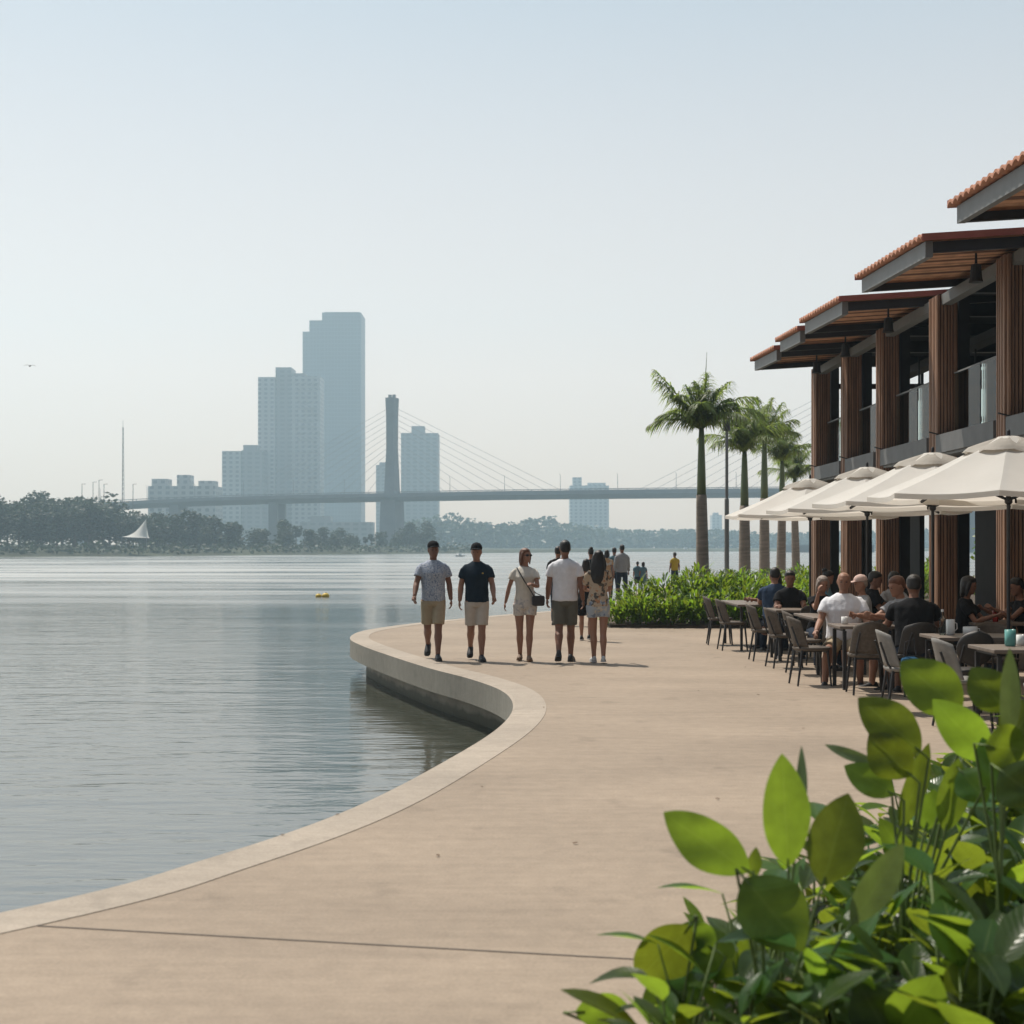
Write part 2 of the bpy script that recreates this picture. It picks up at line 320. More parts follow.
# ------------------------------------------------------------------ promenade, kerb, joints
def conc(name, col, streak=.06):
    m, N, L, b = newmat(name); g = N.new('ShaderNodeNewGeometry')
    def nz(scale, stretch, det=5):
        mp = N.new('ShaderNodeMapping'); mp.inputs['Scale'].default_value = stretch; mp.inputs['Rotation'].default_value = (0,0,R(9)); L.new(g.outputs['Position'], mp.inputs[0])
        n = N.new('ShaderNodeTexNoise'); n.inputs['Scale'].default_value = scale; n.inputs['Detail'].default_value = det; L.new(mp.outputs[0], n.inputs['Vector']); return n.outputs['Fac']
    def rng(s, a, b_, lo=.3, hi=.7):
        r = N.new('ShaderNodeMapRange'); r.inputs[1].default_value = lo; r.inputs[2].default_value = hi; r.inputs[3].default_value = a; r.inputs[4].default_value = b_; L.new(s, r.inputs[0]); return r.outputs[0]
    def mul(a, b_):
        r = N.new('ShaderNodeMath'); r.operation = 'MULTIPLY'; L.new(a, r.inputs[0]); L.new(b_, r.inputs[1]); return r.outputs[0]
    patch = rng(nz(.55, (.8,1.3,1), 7), .86, 1.10); st = rng(nz(1.0, (.8,9,1), 6), 1-streak, 1+streak); fine = mul(rng(nz(60, (1,1,1), 3), .9, 1.1), rng(nz(9, (1,1,1), 8), .93, 1.07)); brush = rng(nz(1, (3,70,1), 2), .95, 1.05)
    stain = rng(nz(2.2, (1,1,1), 6), .82, 1, .60, .68)
    st2 = rng(nz(2.2, (1.1,.9,1), 6), 1, .86, .62, .7)
    f = mul(mul(mul(patch, st), mul(fine, brush)), st2)
    mx = N.new('ShaderNodeMix'); mx.data_type = 'RGBA'; mx.blend_type = 'MULTIPLY'; mx.inputs[0].default_value = 1; mx.inputs[6].default_value = (*col, 1); L.new(f, mx.inputs[7])
    L.new(mx.outputs[2], b.inputs['Base Color']); b.inputs['Roughness'].default_value = .82; b.inputs['Specular IOR Level'].default_value = .3
    bp = N.new('ShaderNodeBump'); bp.inputs['Strength'].default_value = .25; bp.inputs['Distance'].default_value = .004; L.new(mul(fine, brush), bp.inputs['Height']); L.new(bp.outputs[0], b.inputs['Normal'])
    return m
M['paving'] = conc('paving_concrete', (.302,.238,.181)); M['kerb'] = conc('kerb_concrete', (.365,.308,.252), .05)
kpx = [(0,912),(200,860),(350,808),(450,757),(500,725),(513,705),(502,690),(470,678),(428,667),(390,655),(362,645),(350,638),(358,632),(385,627),(430,621.5),(500,615),(560,610)]
kp = [(-12.5,-6),(-8.5,0),(-4.6,4.2)]+[((x-CX)*F*H/(y-HY)/F, F*H/(y-HY)) for x, y in kpx]+[(2.5,41.2),(3.3,45.5),(4.2,51),(5.4,57),(7.5,64),(10.5,71.5),(20,80),(40,86),(59,90)]
KC = [V((p[0], p[1], 0)) for p in spline([(x, y, 0) for x, y in kp], 9)]
def offs(d):                                    # the kerb curve moved inland by d
    out = []
    for i, p in enumerate(KC):
        t = (KC[min(i+1, len(KC)-1)]-KC[max(i-1, 0)]).normalized(); out.append(p+V((t.y, -t.x, 0))*d)
    return out
O0, O1, O2, O3 = offs(0), offs(.025), offs(.35), offs(.30)
def zz(L_, z): return [V((p.x, p.y, z)) for p in L_]
def strip(rows): 
    b = MB(); n = len(rows[0]); b.add([p for r in rows for p in r], [(i*n+k, i*n+k+1, (i+1)*n+k+1, (i+1)*n+k) for i in range(len(rows)-1) for k in range(n-1)]); return b
tag(strip([zz(O3,-.33), zz(O0,-.33), zz(O0,-.012), zz(O1,.004), zz(O2,.004), zz(O2,-.02)]).build('kerb', M['kerb']), kind='structure')
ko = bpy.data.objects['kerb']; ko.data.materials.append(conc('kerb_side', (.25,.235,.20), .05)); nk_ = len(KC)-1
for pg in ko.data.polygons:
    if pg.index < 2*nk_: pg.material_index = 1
M['wet_wall'] = mat('river_wall', (.22,.20,.155), .7, .35, 2, .4, 10)
def tide(m):                                     # weed and damp left by the water along the foot of the wall
    N, L = m.node_tree.nodes, m.node_tree.links; b = N['Principled BSDF']; src = b.inputs['Base Color'].links[0].from_socket
    g = N.new('ShaderNodeNewGeometry'); s = N.new('ShaderNodeSeparateXYZ'); L.new(g.outputs['Position'], s.inputs[0])
    n = N.new('ShaderNodeTexNoise'); n.inputs['Scale'].default_value = 3; n.inputs['Detail'].default_value = 5; L.new(g.outputs['Position'], n.inputs['Vector'])
    a = N.new('ShaderNodeMath'); a.operation = 'MULTIPLY_ADD'; a.inputs[1].default_value = -.16; L.new(n.outputs['Fac'], a.inputs[0]); L.new(s.outputs[2], a.inputs[2])
    r = N.new('ShaderNodeMapRange'); r.inputs[1].default_value = -.64; r.inputs[2].default_value = -.58; r.inputs[3].default_value = .85; r.inputs[4].default_value = 0; L.new(a.outputs[0], r.inputs[0])
    x = N.new('ShaderNodeMix'); x.data_type = 'RGBA'; L.new(r.outputs[0], x.inputs[0]); L.new(src, x.inputs[6]); x.inputs[7].default_value = (.035,.04,.018,1); L.new(x.outputs[2], b.inputs['Base Color'])
tide(M['wet_wall'])
tag(strip([zz(O3,-.3), zz(O3,-2.5)]).build('river_wall', M['wet_wall']), kind='structure')
tag(strip([zz(O2,0), [V((60, p.y, 0)) for p in O2]]).build('promenade', M['paving']), kind='structure')
M['joint'] = mat('joint', (.12,.10,.085), .9, .1)
b = MB()
for k, (p, q) in enumerate((((-2.1,6.30),(2.4,5.42)),)):
    b.bar((p[0],p[1],.0), (q[0],q[1],.0), .012 if k < 1 else .006, .006)
tag(b.build('paving_joints', M['joint']), kind='structure')

# ------------------------------------------------------------------ far bank, hills of trees, skyline
def shoreY(x):                                  # picture column -> depth of the water's edge there
    P = [(-500,560.5),(-200,558.5),(0,557),(150,556),(300,555),(400,553.9),(520,552.8),(640,551.8),(900,551.2),(1400,551)]
    for (a, ya), (c, yc) in zip(P, P[1:]):
        if x <= c: return F*(H-WZ)/((ya+(yc-ya)*(x-a)/(c-a))-HY)
    return 835
M['bank'] = mat('bank_grass', (.045,.052,.028), .95, .5, .06, .4, .4)
cols = list(range(-500, 1401, 25)); rows = []
for dz, ex in ((-.4-WZ*0-.4, -3), (.2, 4), (1.3, 12), (1.8, 40), (3, 400), (3, 860)):
    rows.append([V(((x-CX)/F*(shoreY(x)+ex), shoreY(x)+ex+noise.noise(V((x*.03,dz,0)))*4*(ex < 50), dz*(1 if x < 380 or dz < 0 else max(.25, 1-(x-380)/160))+.35*noise.noise(V((x*.07,dz*3,1)))*(1 if x < 380 else .3))) for x in cols])
tag(strip(rows).build('far_bank', M['bank'], smooth=True), kind='structure')

def crown_mesh(name, h, wd, nleaf, leaf, lobes, low=.25):      # leaf-sized faces spread through a few irregular lobes
    b = MB(); b.uv = {}; ls = []
    for k in range(lobes):
        a = random.uniform(0, 2*pi); r = wd*.5*random.uniform(.15,.62); z = h*random.uniform(low+.15,.86)
        ls.append((V((r*cos(a), r*sin(a), z)), wd*random.uniform(.2,.34)))
    for k in range(nleaf):
        c, r = random.choice(ls); d = V((random.gauss(0,1), random.gauss(0,1), random.gauss(0,.8))).normalized()
        p = c+d*r*random.uniform(.55,1.08)
        q = V((random.gauss(0,1), random.gauss(0,1), random.gauss(0,1))).normalized(); x, y = basis(q); s_ = leaf*random.uniform(.5,1.2); o = len(b.v); rv = random.random()
        b.add([p-x*s_, p-y*s_*.6, p+x*s_, p+y*s_*.6], [(0,1,2,3)])
        for i in range(4): b.uv[o+i] = (.5, .3, rv)
    return b
def tree_proto(name, h, wd, nleaf, leaf, lobes, label, low=.25):
    t = thing(name, (0,0,0), label, 'tree')
    crown_mesh(name, h, wd, nleaf, leaf, lobes, low).build('crown', M['canopy'], t)
    b = MB(); b.tube([(0,0,-.6),(0,0,h*.25),(.2,.1,h*.6)], [h*.028,h*.02,h*.01], 6)
    for k in range(4):
        a = k*1.7; b.tube([(0,0,h*(.28+.05*k)),(cos(a)*wd*.22, sin(a)*wd*.22, h*(.55+.05*k))], [h*.012,h*.004], 5)
    b.build('trunk', M['bark'], t); return t
protos = [tree_proto('bank_tree', h, wd, n, .55, lb, 'far tree in the hazy wood along the opposite bank', lo) for h, wd, n, lb, lo in
          ((14,12,1500,9,.1),(12,9,1100,7,.12),(15,9,1200,8,.15),(10,11,1200,8,.05),(8,8,800,6,.05),(13,6,700,5,.3))]
used = set()
def put(k, x, y, z, sc, rz, lab=None, grp=None):
    if k in used: return dup(protos[k], (x,y,z), rz, lab, grp, sc)
    used.add(k); p = protos[k]; p.location = (x,y,z); p.rotation_euler.z = rz; p.scale = (sc,)*3
    if lab: p['label'] = lab
    if grp: p['group'] = grp
    return p
def top(x):                                     # picture row of the tree tops above column x
    P = [(-500,480),(-60,488),(30,489),(90,492),(130,506),(200,512),(260,518),(330,525),(370,530),(420,521),(450,514),(480,524),(520,523),(545,517),(580,526),(640,531),(700,529),(780,534),(900,530),(1400,528)]
    for (a, ya), (c, yc) in zip(P, P[1:]):
        if x <= c: return ya+(yc-ya)*(x-a)/(c-a)
    return 530
hs = (14,12,15,10,8,13)
for x in list(range(-200, 150, 17)):
    for r_ in range(2):
        xx = x+random.uniform(-7,7); Y = shoreY(xx)+22+22*r_+random.uniform(-4,8); th = (HY-top(xx))*Y/F+H-1.6
        k = random.choice((0,0,1,2,3,2)); s_ = th*random.uniform(.72,1.04)/hs[k]
        put(k, (xx-CX)*Y/F, Y, 1.4, max(.5, s_), random.uniform(0,6), 'dark green bushy tree on the left bank, nearer than the bridge', 'trees on the left bank')
for x in list(range(150, 430, 13)):
    for r_ in range(2):
        xx = x+random.uniform(-6,6); Y = shoreY(xx)+18+28*r_+random.uniform(-4,8); th = max(5, (HY-top(xx))*Y/F+H-1.6)
        k = random.choice((0,1,3,4,4,5)); s_ = th*random.uniform(.6,1.02)/hs[k]
        put(k, (xx-CX)*Y/F, Y, 1.4, s_, random.uniform(0,6), 'low hazy tree along the far bank below the bridge deck', 'trees below the bridge')
for xx, tp, k in ((62,490,5),(76,493,5),(86,492,2),(38,488,0)):
    Y = shoreY(xx)+60; put(k, (xx-CX)*Y/F, Y, 1.4, ((HY-tp)*Y/F+H-1.4)/hs[k], xx*.3, 'tree rising above the wood on the left bank near the mast', 'trees standing above the left wood')
b = MB(); b.uv = {}                             # the far woods across the river read as one mass
for x in range(405, 1400, 5):
    for r_ in range(3):
        xx = x+random.uniform(-4,4); Y = max(shoreY(xx)+430, 960)+40*r_+random.uniform(-8,8); th = (HY-top(xx))*Y/F*random.uniform(.75,1.05)+H-1
        X = (xx-CX)*Y/F
        for k in range(60):
            p = V((X+random.gauss(0,3.4), Y+random.gauss(0,3.4), 1.0+th*min(1, abs(random.gauss(.48,.32))))); q = V((random.gauss(0,1), random.gauss(0,1), random.gauss(0,1))).normalized(); x_, y_ = basis(q); s_ = random.uniform(.9,2.6); o = len(b.v); rv = random.random()
            b.add([p-x_*s_, p-y_*s_*.7, p+x_*s_, p+y_*s_*.7], [(0,1,2,3)])
            for i in range(4): b.uv[o+i] = (.5,.3,rv)
tag(b.build('far_woods', M['canopy']), 'hazy wood along the far shore behind the walking people', 'woods', kind='stuff')
b = MB(); b.uv = {}                             # scrub on the water's edge of the left bank
for k in range(8500):
    xx = random.uniform(-250, 480); Y = shoreY(xx)+random.uniform(1,26); p = V(((xx-CX)*Y/F, Y, .0+abs(random.gauss(0,1.3)))); q = V((random.gauss(0,1), random.gauss(0,1), random.gauss(0,1))).normalized(); x_, y_ = basis(q); s_ = random.uniform(.25,.75); o = len(b.v); rv = random.random()
    b.add([p-x_*s_, p-y_*s_*.7, p+x_*s_, p+y_*s_*.7], [(0,1,2,3)])
    for i in range(4): b.uv[o+i] = (.5,.3,rv)
tag(b.build('bank_scrub', M['canopy']), 'low scrub along the water edge of the far bank', 'scrub', kind='stuff')

def facade(name, wall, glass, fx, fz, wx=.5, wz=.55):          # window grid of a far tower
    m, N, L, b = newmat(name); tc = N.new('ShaderNodeTexCoord'); sp = N.new('ShaderNodeSeparateXYZ'); L.new(tc.outputs['Object'], sp.inputs[0])
    def cell(s, f, wdt):
        a = N.new('ShaderNodeMath'); a.operation = 'MULTIPLY'; a.inputs[1].default_value = 1/f; L.new(s, a.inputs[0])
        c = N.new('ShaderNodeMath'); c.operation = 'FRACT'; L.new(a.outputs[0], c.inputs[0])
        d = N.new('ShaderNodeMath'); d.operation = 'LESS_THAN'; d.inputs[1].default_value = wdt; L.new(c.outputs[0], d.inputs[0]); return d.outputs[0]
    su = N.new('ShaderNodeMath'); su.operation = 'ADD'; L.new(sp.outputs[0], su.inputs[0]); L.new(sp.outputs[1], su.inputs[1])
    mu = N.new('ShaderNodeMath'); mu.operation = 'MULTIPLY'; L.new(cell(su.outputs[0], fx, wx), mu.inputs[0]); L.new(cell(sp.outputs[2], fz, wz), mu.inputs[1])
    mx = N.new('ShaderNodeMix'); mx.data_type = 'RGBA'; L.new(mu.outputs[0], mx.inputs[0]); mx.inputs[6].default_value = (*wall, 1); mx.inputs[7].default_value = (*glass, 1)
    L.new(mx.outputs[2], b.inputs['Base Color']); b.inputs['Roughness'].default_value = .6; return m
M['fac_white'] = facade('pale_facade', (.40,.39,.38), (.17,.175,.19), 5, 3.6)
M['fac_glass'] = facade('glass_facade', (.15,.17,.19), (.11,.125,.14), 3.2, 4.0, .8, .75)
M['fac_grey'] = facade('grey_facade', (.25,.245,.245), (.16,.165,.17), 6, 3.6, .6, .5)
M['roof_grey'] = mat('roof_grey', (.25,.25,.25), .8, .1)
def tower(label, Z, blocks, balc=()):           # blocks: (x0, x1, top row, depth, setback, material, part name) in picture columns
    x0 = min(q[0] for q in blocks); x1 = max(q[1] for q in blocks); xc = (x0+x1)/2
    t = thing('tower_block', ((xc-CX)*Z/F, Z, 2.5), label, 'tower')
    for (a, c, tp, dp, sb, mm, pn) in blocks:
        b = MB(); b.box(((a-xc)*Z/F, sb, 0 if pn != 'roof_box' else 6), ((c-xc)*Z/F, sb+dp, (HY-tp)*Z/F+H-2.5)); b.build(pn, M[mm], t)
    for (a, c, y0, y1, st) in balc:
        y = y0
        while y < y1:
            b = MB(); z = (HY-y)*Z/F+H-2.5; b.box(((a-xc)*Z/F, -1.4, z), ((c-xc)*Z/F, -.01, z+1.1)); b.build('balcony', M['fac_white'], t); y += st
    return t
tower('tallest glass tower of the skyline with a stepped top', 1400, [(322,361,312.5,40,0,'fac_glass','main_shaft'),(309,321.8,320,36,2,'fac_glass','stepped_wing'),(302,308.8,331,32,4,'fac_glass','lower_wing'),(324,359,311,30,6,'roof_grey','roof_box')])
tower('white residential high-rise with rows of balconies left of the glass tower', 1150, [(258,275,377,26,0,'fac_white','side_wing'),(275.2,291,367,24,1.5,'fac_grey','stair_core'),(291.2,320,376,26,0,'fac_white','balcony_wing'),(293,304,372.5,14,5,'roof_grey','roof_box')], [(296,318,384,498,6.2)])
tower('grey mid-rise block attached to the left of the white high-rise', 1120, [(222,241,451,24,0,'fac_white','side_wing'),(241.2,262,450,24,2,'fac_grey','main_wing'),(242,256,444.5,12,5,'roof_grey','roof_box')])
tower('long low pale block beyond the left bank trees', 900, [(148,215,486,24,0,'fac_white','main_wing'),(150,166,478.5,12,4,'fac_white','roof_box'),(175,188,474.5,12,5,'fac_white','roof_box'),(197,213,480.5,12,4,'fac_white','roof_box')])
tower('grey high-rise directly behind the bridge pylon', 1300, [(401,438,433,30,0,'fac_grey','main_shaft'),(411,424,425.5,14,6,'roof_grey','roof_box')])
tower('narrow low block peeping out left of the bridge pylon', 1350, [(376,388,465,20,0,'fac_grey','main_shaft'),(379,386,462,9,4,'roof_grey','roof_box')])
tower('pale slab block beyond the middle of the bridge span', 1450, [(570,609,485.5,28,0,'fac_white','main_shaft'),(573,582,477,12,6,'fac_white','roof_box'),(588,606,482.5,12,6,'fac_white','roof_box')])
tower('small distant block low on the skyline near the lamp post', 1700, [(712,722,515,18,0,'fac_white','main_shaft'),(714,719,512.5,8,4,'roof_grey','roof_box')])
tower('low warehouse roofs at the foot of the glass tower', 1000, [(300,372,522,20,0,'fac_grey','main_wing'),(310,330,516,12,3,'roof_grey','roof_box')])

# cable-stayed bridge
P1 = V((-59, 700, 0)); P2 = V((142, 640, 0)); BD = (P2-P1); SP = BD.length; BD.normalize(); BN = V((-BD.y, BD.x, 0))
M['bridge'] = mat('bridge_concrete', (.17,.175,.185), .8, .12, .2)
M['cable'] = mat('bridge_cable', (.30,.30,.30), .6, .05)
br = thing('cable_bridge', P1, 'hazy cable-stayed bridge crossing the river below the towers', 'bridge')
def deckz(s): return 26.5+1.1*(1-((s-SP*.5)/(SP*.9))**2)-.00004*max(0, -s-60)**2*3
def bl(s, n=0, z=0): return BD*s+BN*n+V((0,0,z))
rows = []
for k in range(-34, 66):
    s = k*10*.92; z = deckz(s)
    rows.append([bl(s,-8,z-1.2), bl(s,-8,z+.4), bl(s,8,z+.4), bl(s,8,z-1.2), bl(s,4,z-3.2), bl(s,-4,z-3.2)])
b = MB(); b.loft(rows); b.build('deck', M['bridge'], br)
for sgn in (-1, 1):
    b = MB()
    for k in range(-34, 65):
        s = k*9.2; b.bar(bl(s,sgn*7.7,deckz(s)+1.2), bl(s+9.2,sgn*7.7,deckz(s+9.2)+1.2), .2, .35); b.bar(bl(s,sgn*7.7,deckz(s)+.4), bl(s,sgn*7.7,deckz(s)+1.2), .3, .2)
    b.build('parapet', M['bridge'], br)
for ps in (0, SP):
    b = MB(); h = 75
    rg = []
    for z, wx_, wy_ in ((-3,4.4,7),(24,3.8,6),(27,2.7,4),(50,1.95,3),(66,2.05,3),(h,2.35,3.2)):
        rg.append([bl(ps+i*wx_, j*wy_, z) for i, j in ((-1,-1),(1,-1),(1,1),(-1,1))])
    b.loft(rg); py = b.build('pylon', M['bridge'], br)
    for i in (-1.1, 1.0):
        b = MB(); b.box(tuple(bl(ps+i,0,h)-V((.8,1,0))), tuple(bl(ps+i,0,h+1.6)+V((.8,1,0)))); b.build('beacon_box', M['bridge'], py)
    b = MB(); b.box(tuple(bl(ps)-V((18,12,3))), tuple(bl(ps)+V((18,12,2.6)))); b.build('pile_cap', M['bridge'], py)
    n = 0
    for sgn in (-1, 1):
        for k in range(11):
            s = ps+sgn*(14+7.3*k); b = MB(); b.tube([bl(ps,0,44+2.7*k), bl(s,0,deckz(s)+.5)], .09, 5); b.build('stay_cable', M['cable'], br)
for s in (-62, -118, -175, -235, SP+62, SP+120):
    b = MB()
    for j in (-4.5, 4.5): b.box(tuple(bl(s,j)-V((2.2,2,3))), tuple(bl(s,j)+V((2.2,2,deckz(s)-2.6))))
    b.build('pier', M['bridge'], br)
for k in range(-26, 52):
    if k % 4 == 0:
        s = k*7; b = MB(); z = deckz(s)+.4; b.tube([bl(s,6,z), bl(s,6,z+8), bl(s,4.6,z+8.6)], [.16,.1,.08], 5); b.build('deck_lamp', M['bridge'], br)

# lattice mast, bank poles, tent, boats, buoys, bird
t = thing('radio_mast', at(123,503,620).xy.to_3d()+V((0,0,2)), 'thin lattice radio mast rising above the left bank trees', 'mast')
b = MB(); zt = (HY-428)*620/F
for k in range(3):
    a = k*2*pi/3; b.bar((cos(a)*.75,sin(a)*.75,0), (cos(a)*.2,sin(a)*.2,zt), .14, .14)
for k in range(26):
    z = zt*k/26; r = .75-.55*k/26
    for j in range(3):
        a, c = j*2*pi/3, (j+1)*2*pi/3; b.bar((cos(a)*r,sin(a)*r,z), (cos(c)*r,sin(c)*r,z+zt/26), .08, .08)
b.build('lattice', M['grey_steel'], t)
b = MB(); b.tube([(0,0,zt-1),(0,0,zt+3)], .07, 5); b.build('antenna', M['grey_steel'], t)
pole0 = None
for x, tp in ((82,484),(93,482),(99,480),(104,484),(133,484),(45,493)):
    Y = 440; t = thing('light_pole', ((x-CX)*Y/F, Y, 1.6), 'thin lighting pole standing up out of the left bank trees', 'light pole', 'light poles on the left bank')
    h = (HY-tp)*Y/F; b = MB(); b.tube([(0,0,0),(0,0,h)], [.16,.09], 6); b.build('pole', M['grey_steel'], t)
    b = MB(); b.bar((-.1,0,h), (1.1,0,h+.1), .25, .12); b.build('lamp_head', M['grey_steel'], t)
M['tent'] = mat('white_membrane', (.8,.78,.74), .8, .04, trans=((.8,.75,.68), .3))
Y = 368; c = at(138,534,Y)
t = thing('tensile_tent', (c.x, Y, 1.3), 'white peaked tensile canopy on the left bank', 'tent')
pk = V((2.1,0,(HY-519)*Y/F+H-1.3)); b = MB(); n = 12; rg = []
base = [V((-3.6,-2,3.0)), V((2.6,-2.2,2.7)), V((2.4,2.2,2.7)), V((-3.6,2,3.0))]
for i in range(9):
    tt = i/8; rg.append([ (base[j]*(1-tt)+pk*tt)-V((0,0,1.6*sin(pi*tt)*.75)) for j in range(4)])
b.loft(rg, cap=False); b.build('membrane', M['tent'], t, True)
for p, h in ((V((2.2,0,0)), pk.z), (base[0], 3.0), (base[3], 3.0)):
    b = MB(); b.tube([(p.x,p.y,-.3),(p.x,p.y,h)], .08, 6); b.build('mast', M['grey_steel'], t)
M['boat'] = mat('white_boat', (.8,.8,.8), .4, .05)
def boat(x, Y, L_, label, rz):
    t = thing('motor_boat', ((x-CX)*Y/F, Y, WZ), label, 'boat', None, rz); b = MB(); rg = []
    for u, wd, k in ((-.5,.16,-.05),(-.2,.19,-.1),(.2,.17,-.08),(.5,.02,.12)):
        rg.append([V((u*L_, a*wd*L_, z)) for a, z in ((-1,.14*L_),(-.6,k*L_*.5),(.6,k*L_*.5),(1,.14*L_))])
    b.loft(rg); b.build('hull', M['boat'], t)
    b = MB(); b.box((-.2*L_,-.11*L_,.14*L_), (.1*L_,.11*L_,.34*L_)); b.build('cabin', M['boat'], t, bevel=.05)
boat(460, 345, 2.6, 'tiny white boat on the river between the two men in caps', .4)
boat(686, 760, 6, 'tiny white boat near the far shore left of the first palm', .2)
M['buoy'] = mat('yellow_buoy', (.65,.45,.05), .5, .15)
for dx, s_, lab in ((-.16,.15,'smaller yellow float bobbing on the river, left of its pair'), (.17,.18,'larger yellow float bobbing on the river, right of its pair')):
    c = at(322,597,66.5); t = thing('yellow_float', (c.x+dx, 66.5, WZ), lab, 'buoy')
    b = MB(); b.ell((0,0,s_*.35), (s_,s_,s_*.8), 12, 8); b.build('ball', M['buoy'], t, True)
    b = MB(); b.lathe([(s_*.3,s_),(s_*.25,s_*1.2),(s_*.1,s_*1.3)], n=8); b.build('cap', M['black_metal'], t)
M['bird'] = mat('bird', (.08,.08,.08), .8, .1)
c = at(30,366,80); t = thing('bird', c, 'small dark bird gliding in the sky left of the towers', 'bird', None, .5)
b = MB(); b.tube([(0,.18,0),(0,.08,.0),(0,-.08,.0),(0,-.17,.01),(0,-.22,0)], [.01,.035,.045,.028,.008], 8)
for s_ in (-1, 1):
    b.loft([[V((s_*x,y0,z)), V((s_*x,(y0+y1)/2,z+.012)), V((s_*x,y1,z)), V((s_*x,(y0+y1)/2,z-.004))] for x, y0, y1, z in ((.02,-.09,.06,.0),(.12,-.10,.05,.05),(.24,-.06,.04,.04),(.33,.0,.03,.0))])
b.add([(-.012,.16,0),(.012,.16,0),(.05,.28,0),(-.05,.28,0)], [(0,1,2,3)])
b.remesh('body', M['bird'], t, .008, 1)
# ------------------------------------------------------------------ restaurant pavilion
M['ridge'] = M['tile']
rest = thing('restaurant_building', (6.9, 12, 0), 'two-storey waterside restaurant with slatted wooden columns and terracotta eaves', 'building')
RO = V((6.9, 12, 0))
def rb(lo, hi, name, m, parent=rest, bevel=0):
    b = MB(); b.box(tuple(V(lo)-RO), tuple(V(hi)-RO)); return b.build(name, M[m], parent, bevel=bevel)
colY = [16.4, 19.6, 22.8, 26.2, 28.95, 31.85]
for y in colY:
    b = MB(); b.box(tuple(V((6.78,y-.2,0))-RO), tuple(V((7.04,y+.2,5.70))-RO)); c = b.build('column', M['wood_core'], rest)
    b = MB()
    def slat(x0, x1, y0, y1): b.box(tuple(V((x0,y0,.46))-RO), tuple(V((x1,y1,5.68))-RO))
    for k in range(6):                          # battens on the face toward the bay behind the camera, the river side and the inner side
        x = 6.765+k*.05; p = random.uniform(.02,.05); slat(x, x+.031, y-.2-p, y-.202); slat(x, x+.031, y+.202, y+.24)
    for k in range(7):
        yy = y-.225+k*.065; p = random.uniform(.02,.05); slat(6.78-p, 6.778, yy, yy+.04); slat(7.042, 7.042+p, yy, yy+.04)
    b.build('slats', M['wood'], c)
    b = MB(); b.box(tuple(V((6.70,y-.28,0))-RO), tuple(V((7.12,y+.28,.45))-RO)); b.build('plinth', M['concrete_d'], c, bevel=.012)
    rb((7.125,y-.12,.0), (7.30,y+.1,5.70), 'steel_post', 'black_metal')
    b = MB(); b.tube([V((6.6,y-.29,3.5))-RO, V((6.9,y-.3,3.42))-RO, V((7.12,y-.29,3.45))-RO], .012, 6); b.build('cable_clamp', M['black_metal'], c)
# floors, ceilings, back wall
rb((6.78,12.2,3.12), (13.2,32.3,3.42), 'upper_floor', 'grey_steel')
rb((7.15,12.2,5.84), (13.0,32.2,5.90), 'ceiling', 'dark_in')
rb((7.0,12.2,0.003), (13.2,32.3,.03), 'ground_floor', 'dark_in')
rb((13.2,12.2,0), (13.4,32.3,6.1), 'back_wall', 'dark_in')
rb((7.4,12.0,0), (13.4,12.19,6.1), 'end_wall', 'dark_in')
for k in range(9): rb((7.16,13+k*2.25,5.62), (13.19,13.14+k*2.25,5.838), 'ceiling_beam', 'black_metal')
for k in range(9): rb((7.16,13.5+k*2.2,2.9), (13.19,13.62+k*2.2,3.118), 'floor_beam', 'black_metal')
for x in (8.6, 10.4, 12.2): rb((x,12.3,5.44), (x+.3,32,5.6), 'air_duct', 'grey_steel' if x == 10.4 else 'dark_in')
for k in range(14):                             # mullions of the open far gable
    x = 7.5+k*.43; rb((x,32.05,3.43), (x+.06,32.17,5.83), 'mullion', 'black_metal')
rb((7.3,32.06,5.25), (13.1,32.16,5.36), 'gable_transom', 'wood_core')
for k in range(5): rb((8.3+k*1.15,32.05,.03), (8.36+k*1.15,32.17,3.11), 'mullion', 'black_metal')
rb((10.6,14,.03), (12.9,24,1.1), 'bar_counter', 'wood_core'); rb((12.4,14,1.5), (13.1,24,1.55), 'bar_shelf', 'grey_steel')
# inner screen wall with tall dark glazing on the ground floor
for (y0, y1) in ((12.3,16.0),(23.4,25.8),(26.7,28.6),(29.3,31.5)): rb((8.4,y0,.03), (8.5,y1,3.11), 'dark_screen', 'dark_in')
# balustrades
gm, N, L, b_ = newmat('balustrade_glass'); tr_ = N.new('ShaderNodeBsdfTransparent'); tr_.inputs[0].default_value = (.82,.90,.88,1); gl_ = N.new('ShaderNodeBsdfGlossy'); gl_.inputs['Roughness'].default_value = .03; fr_ = N.new('ShaderNodeFresnel'); fr_.inputs[0].default_value = 1.28; mx_ = N.new('ShaderNodeMixShader'); L.new(fr_.outputs[0], mx_.inputs[0]); L.new(tr_.outputs[0], mx_.inputs[1]); L.new(gl_.outputs[0], mx_.inputs[2]); L.new(mx_.outputs[0], N['Material Output'].inputs['Surface'])
M['glass'] = gm
for ya, yb in zip([12.3]+colY, colY):
    a0, b0 = ya+.36, yb-.28; nseg = 2 if b0-a0 > 2.2 else 1
    for k in range(nseg):
        p0 = a0+(b0-a0)*k/nseg+.02; p1 = a0+(b0-a0)*(k+1)/nseg-.02
        g = rb((7.0,p0,3.46), (7.015,p1,4.42), 'glass_balustrade', 'glass')
        rb((6.995,p0,4.42), (7.02,p1,4.445), 'top_rail', 'grey_steel', g)
    rb((6.72,a0-.1,3.16), (6.775,b0+.04,3.45), 'slab_fascia', 'fascia')
    rb((6.82,a0-.13,5.52), (6.98,b0+.06,5.69), 'wall_beam', 'grey_steel')
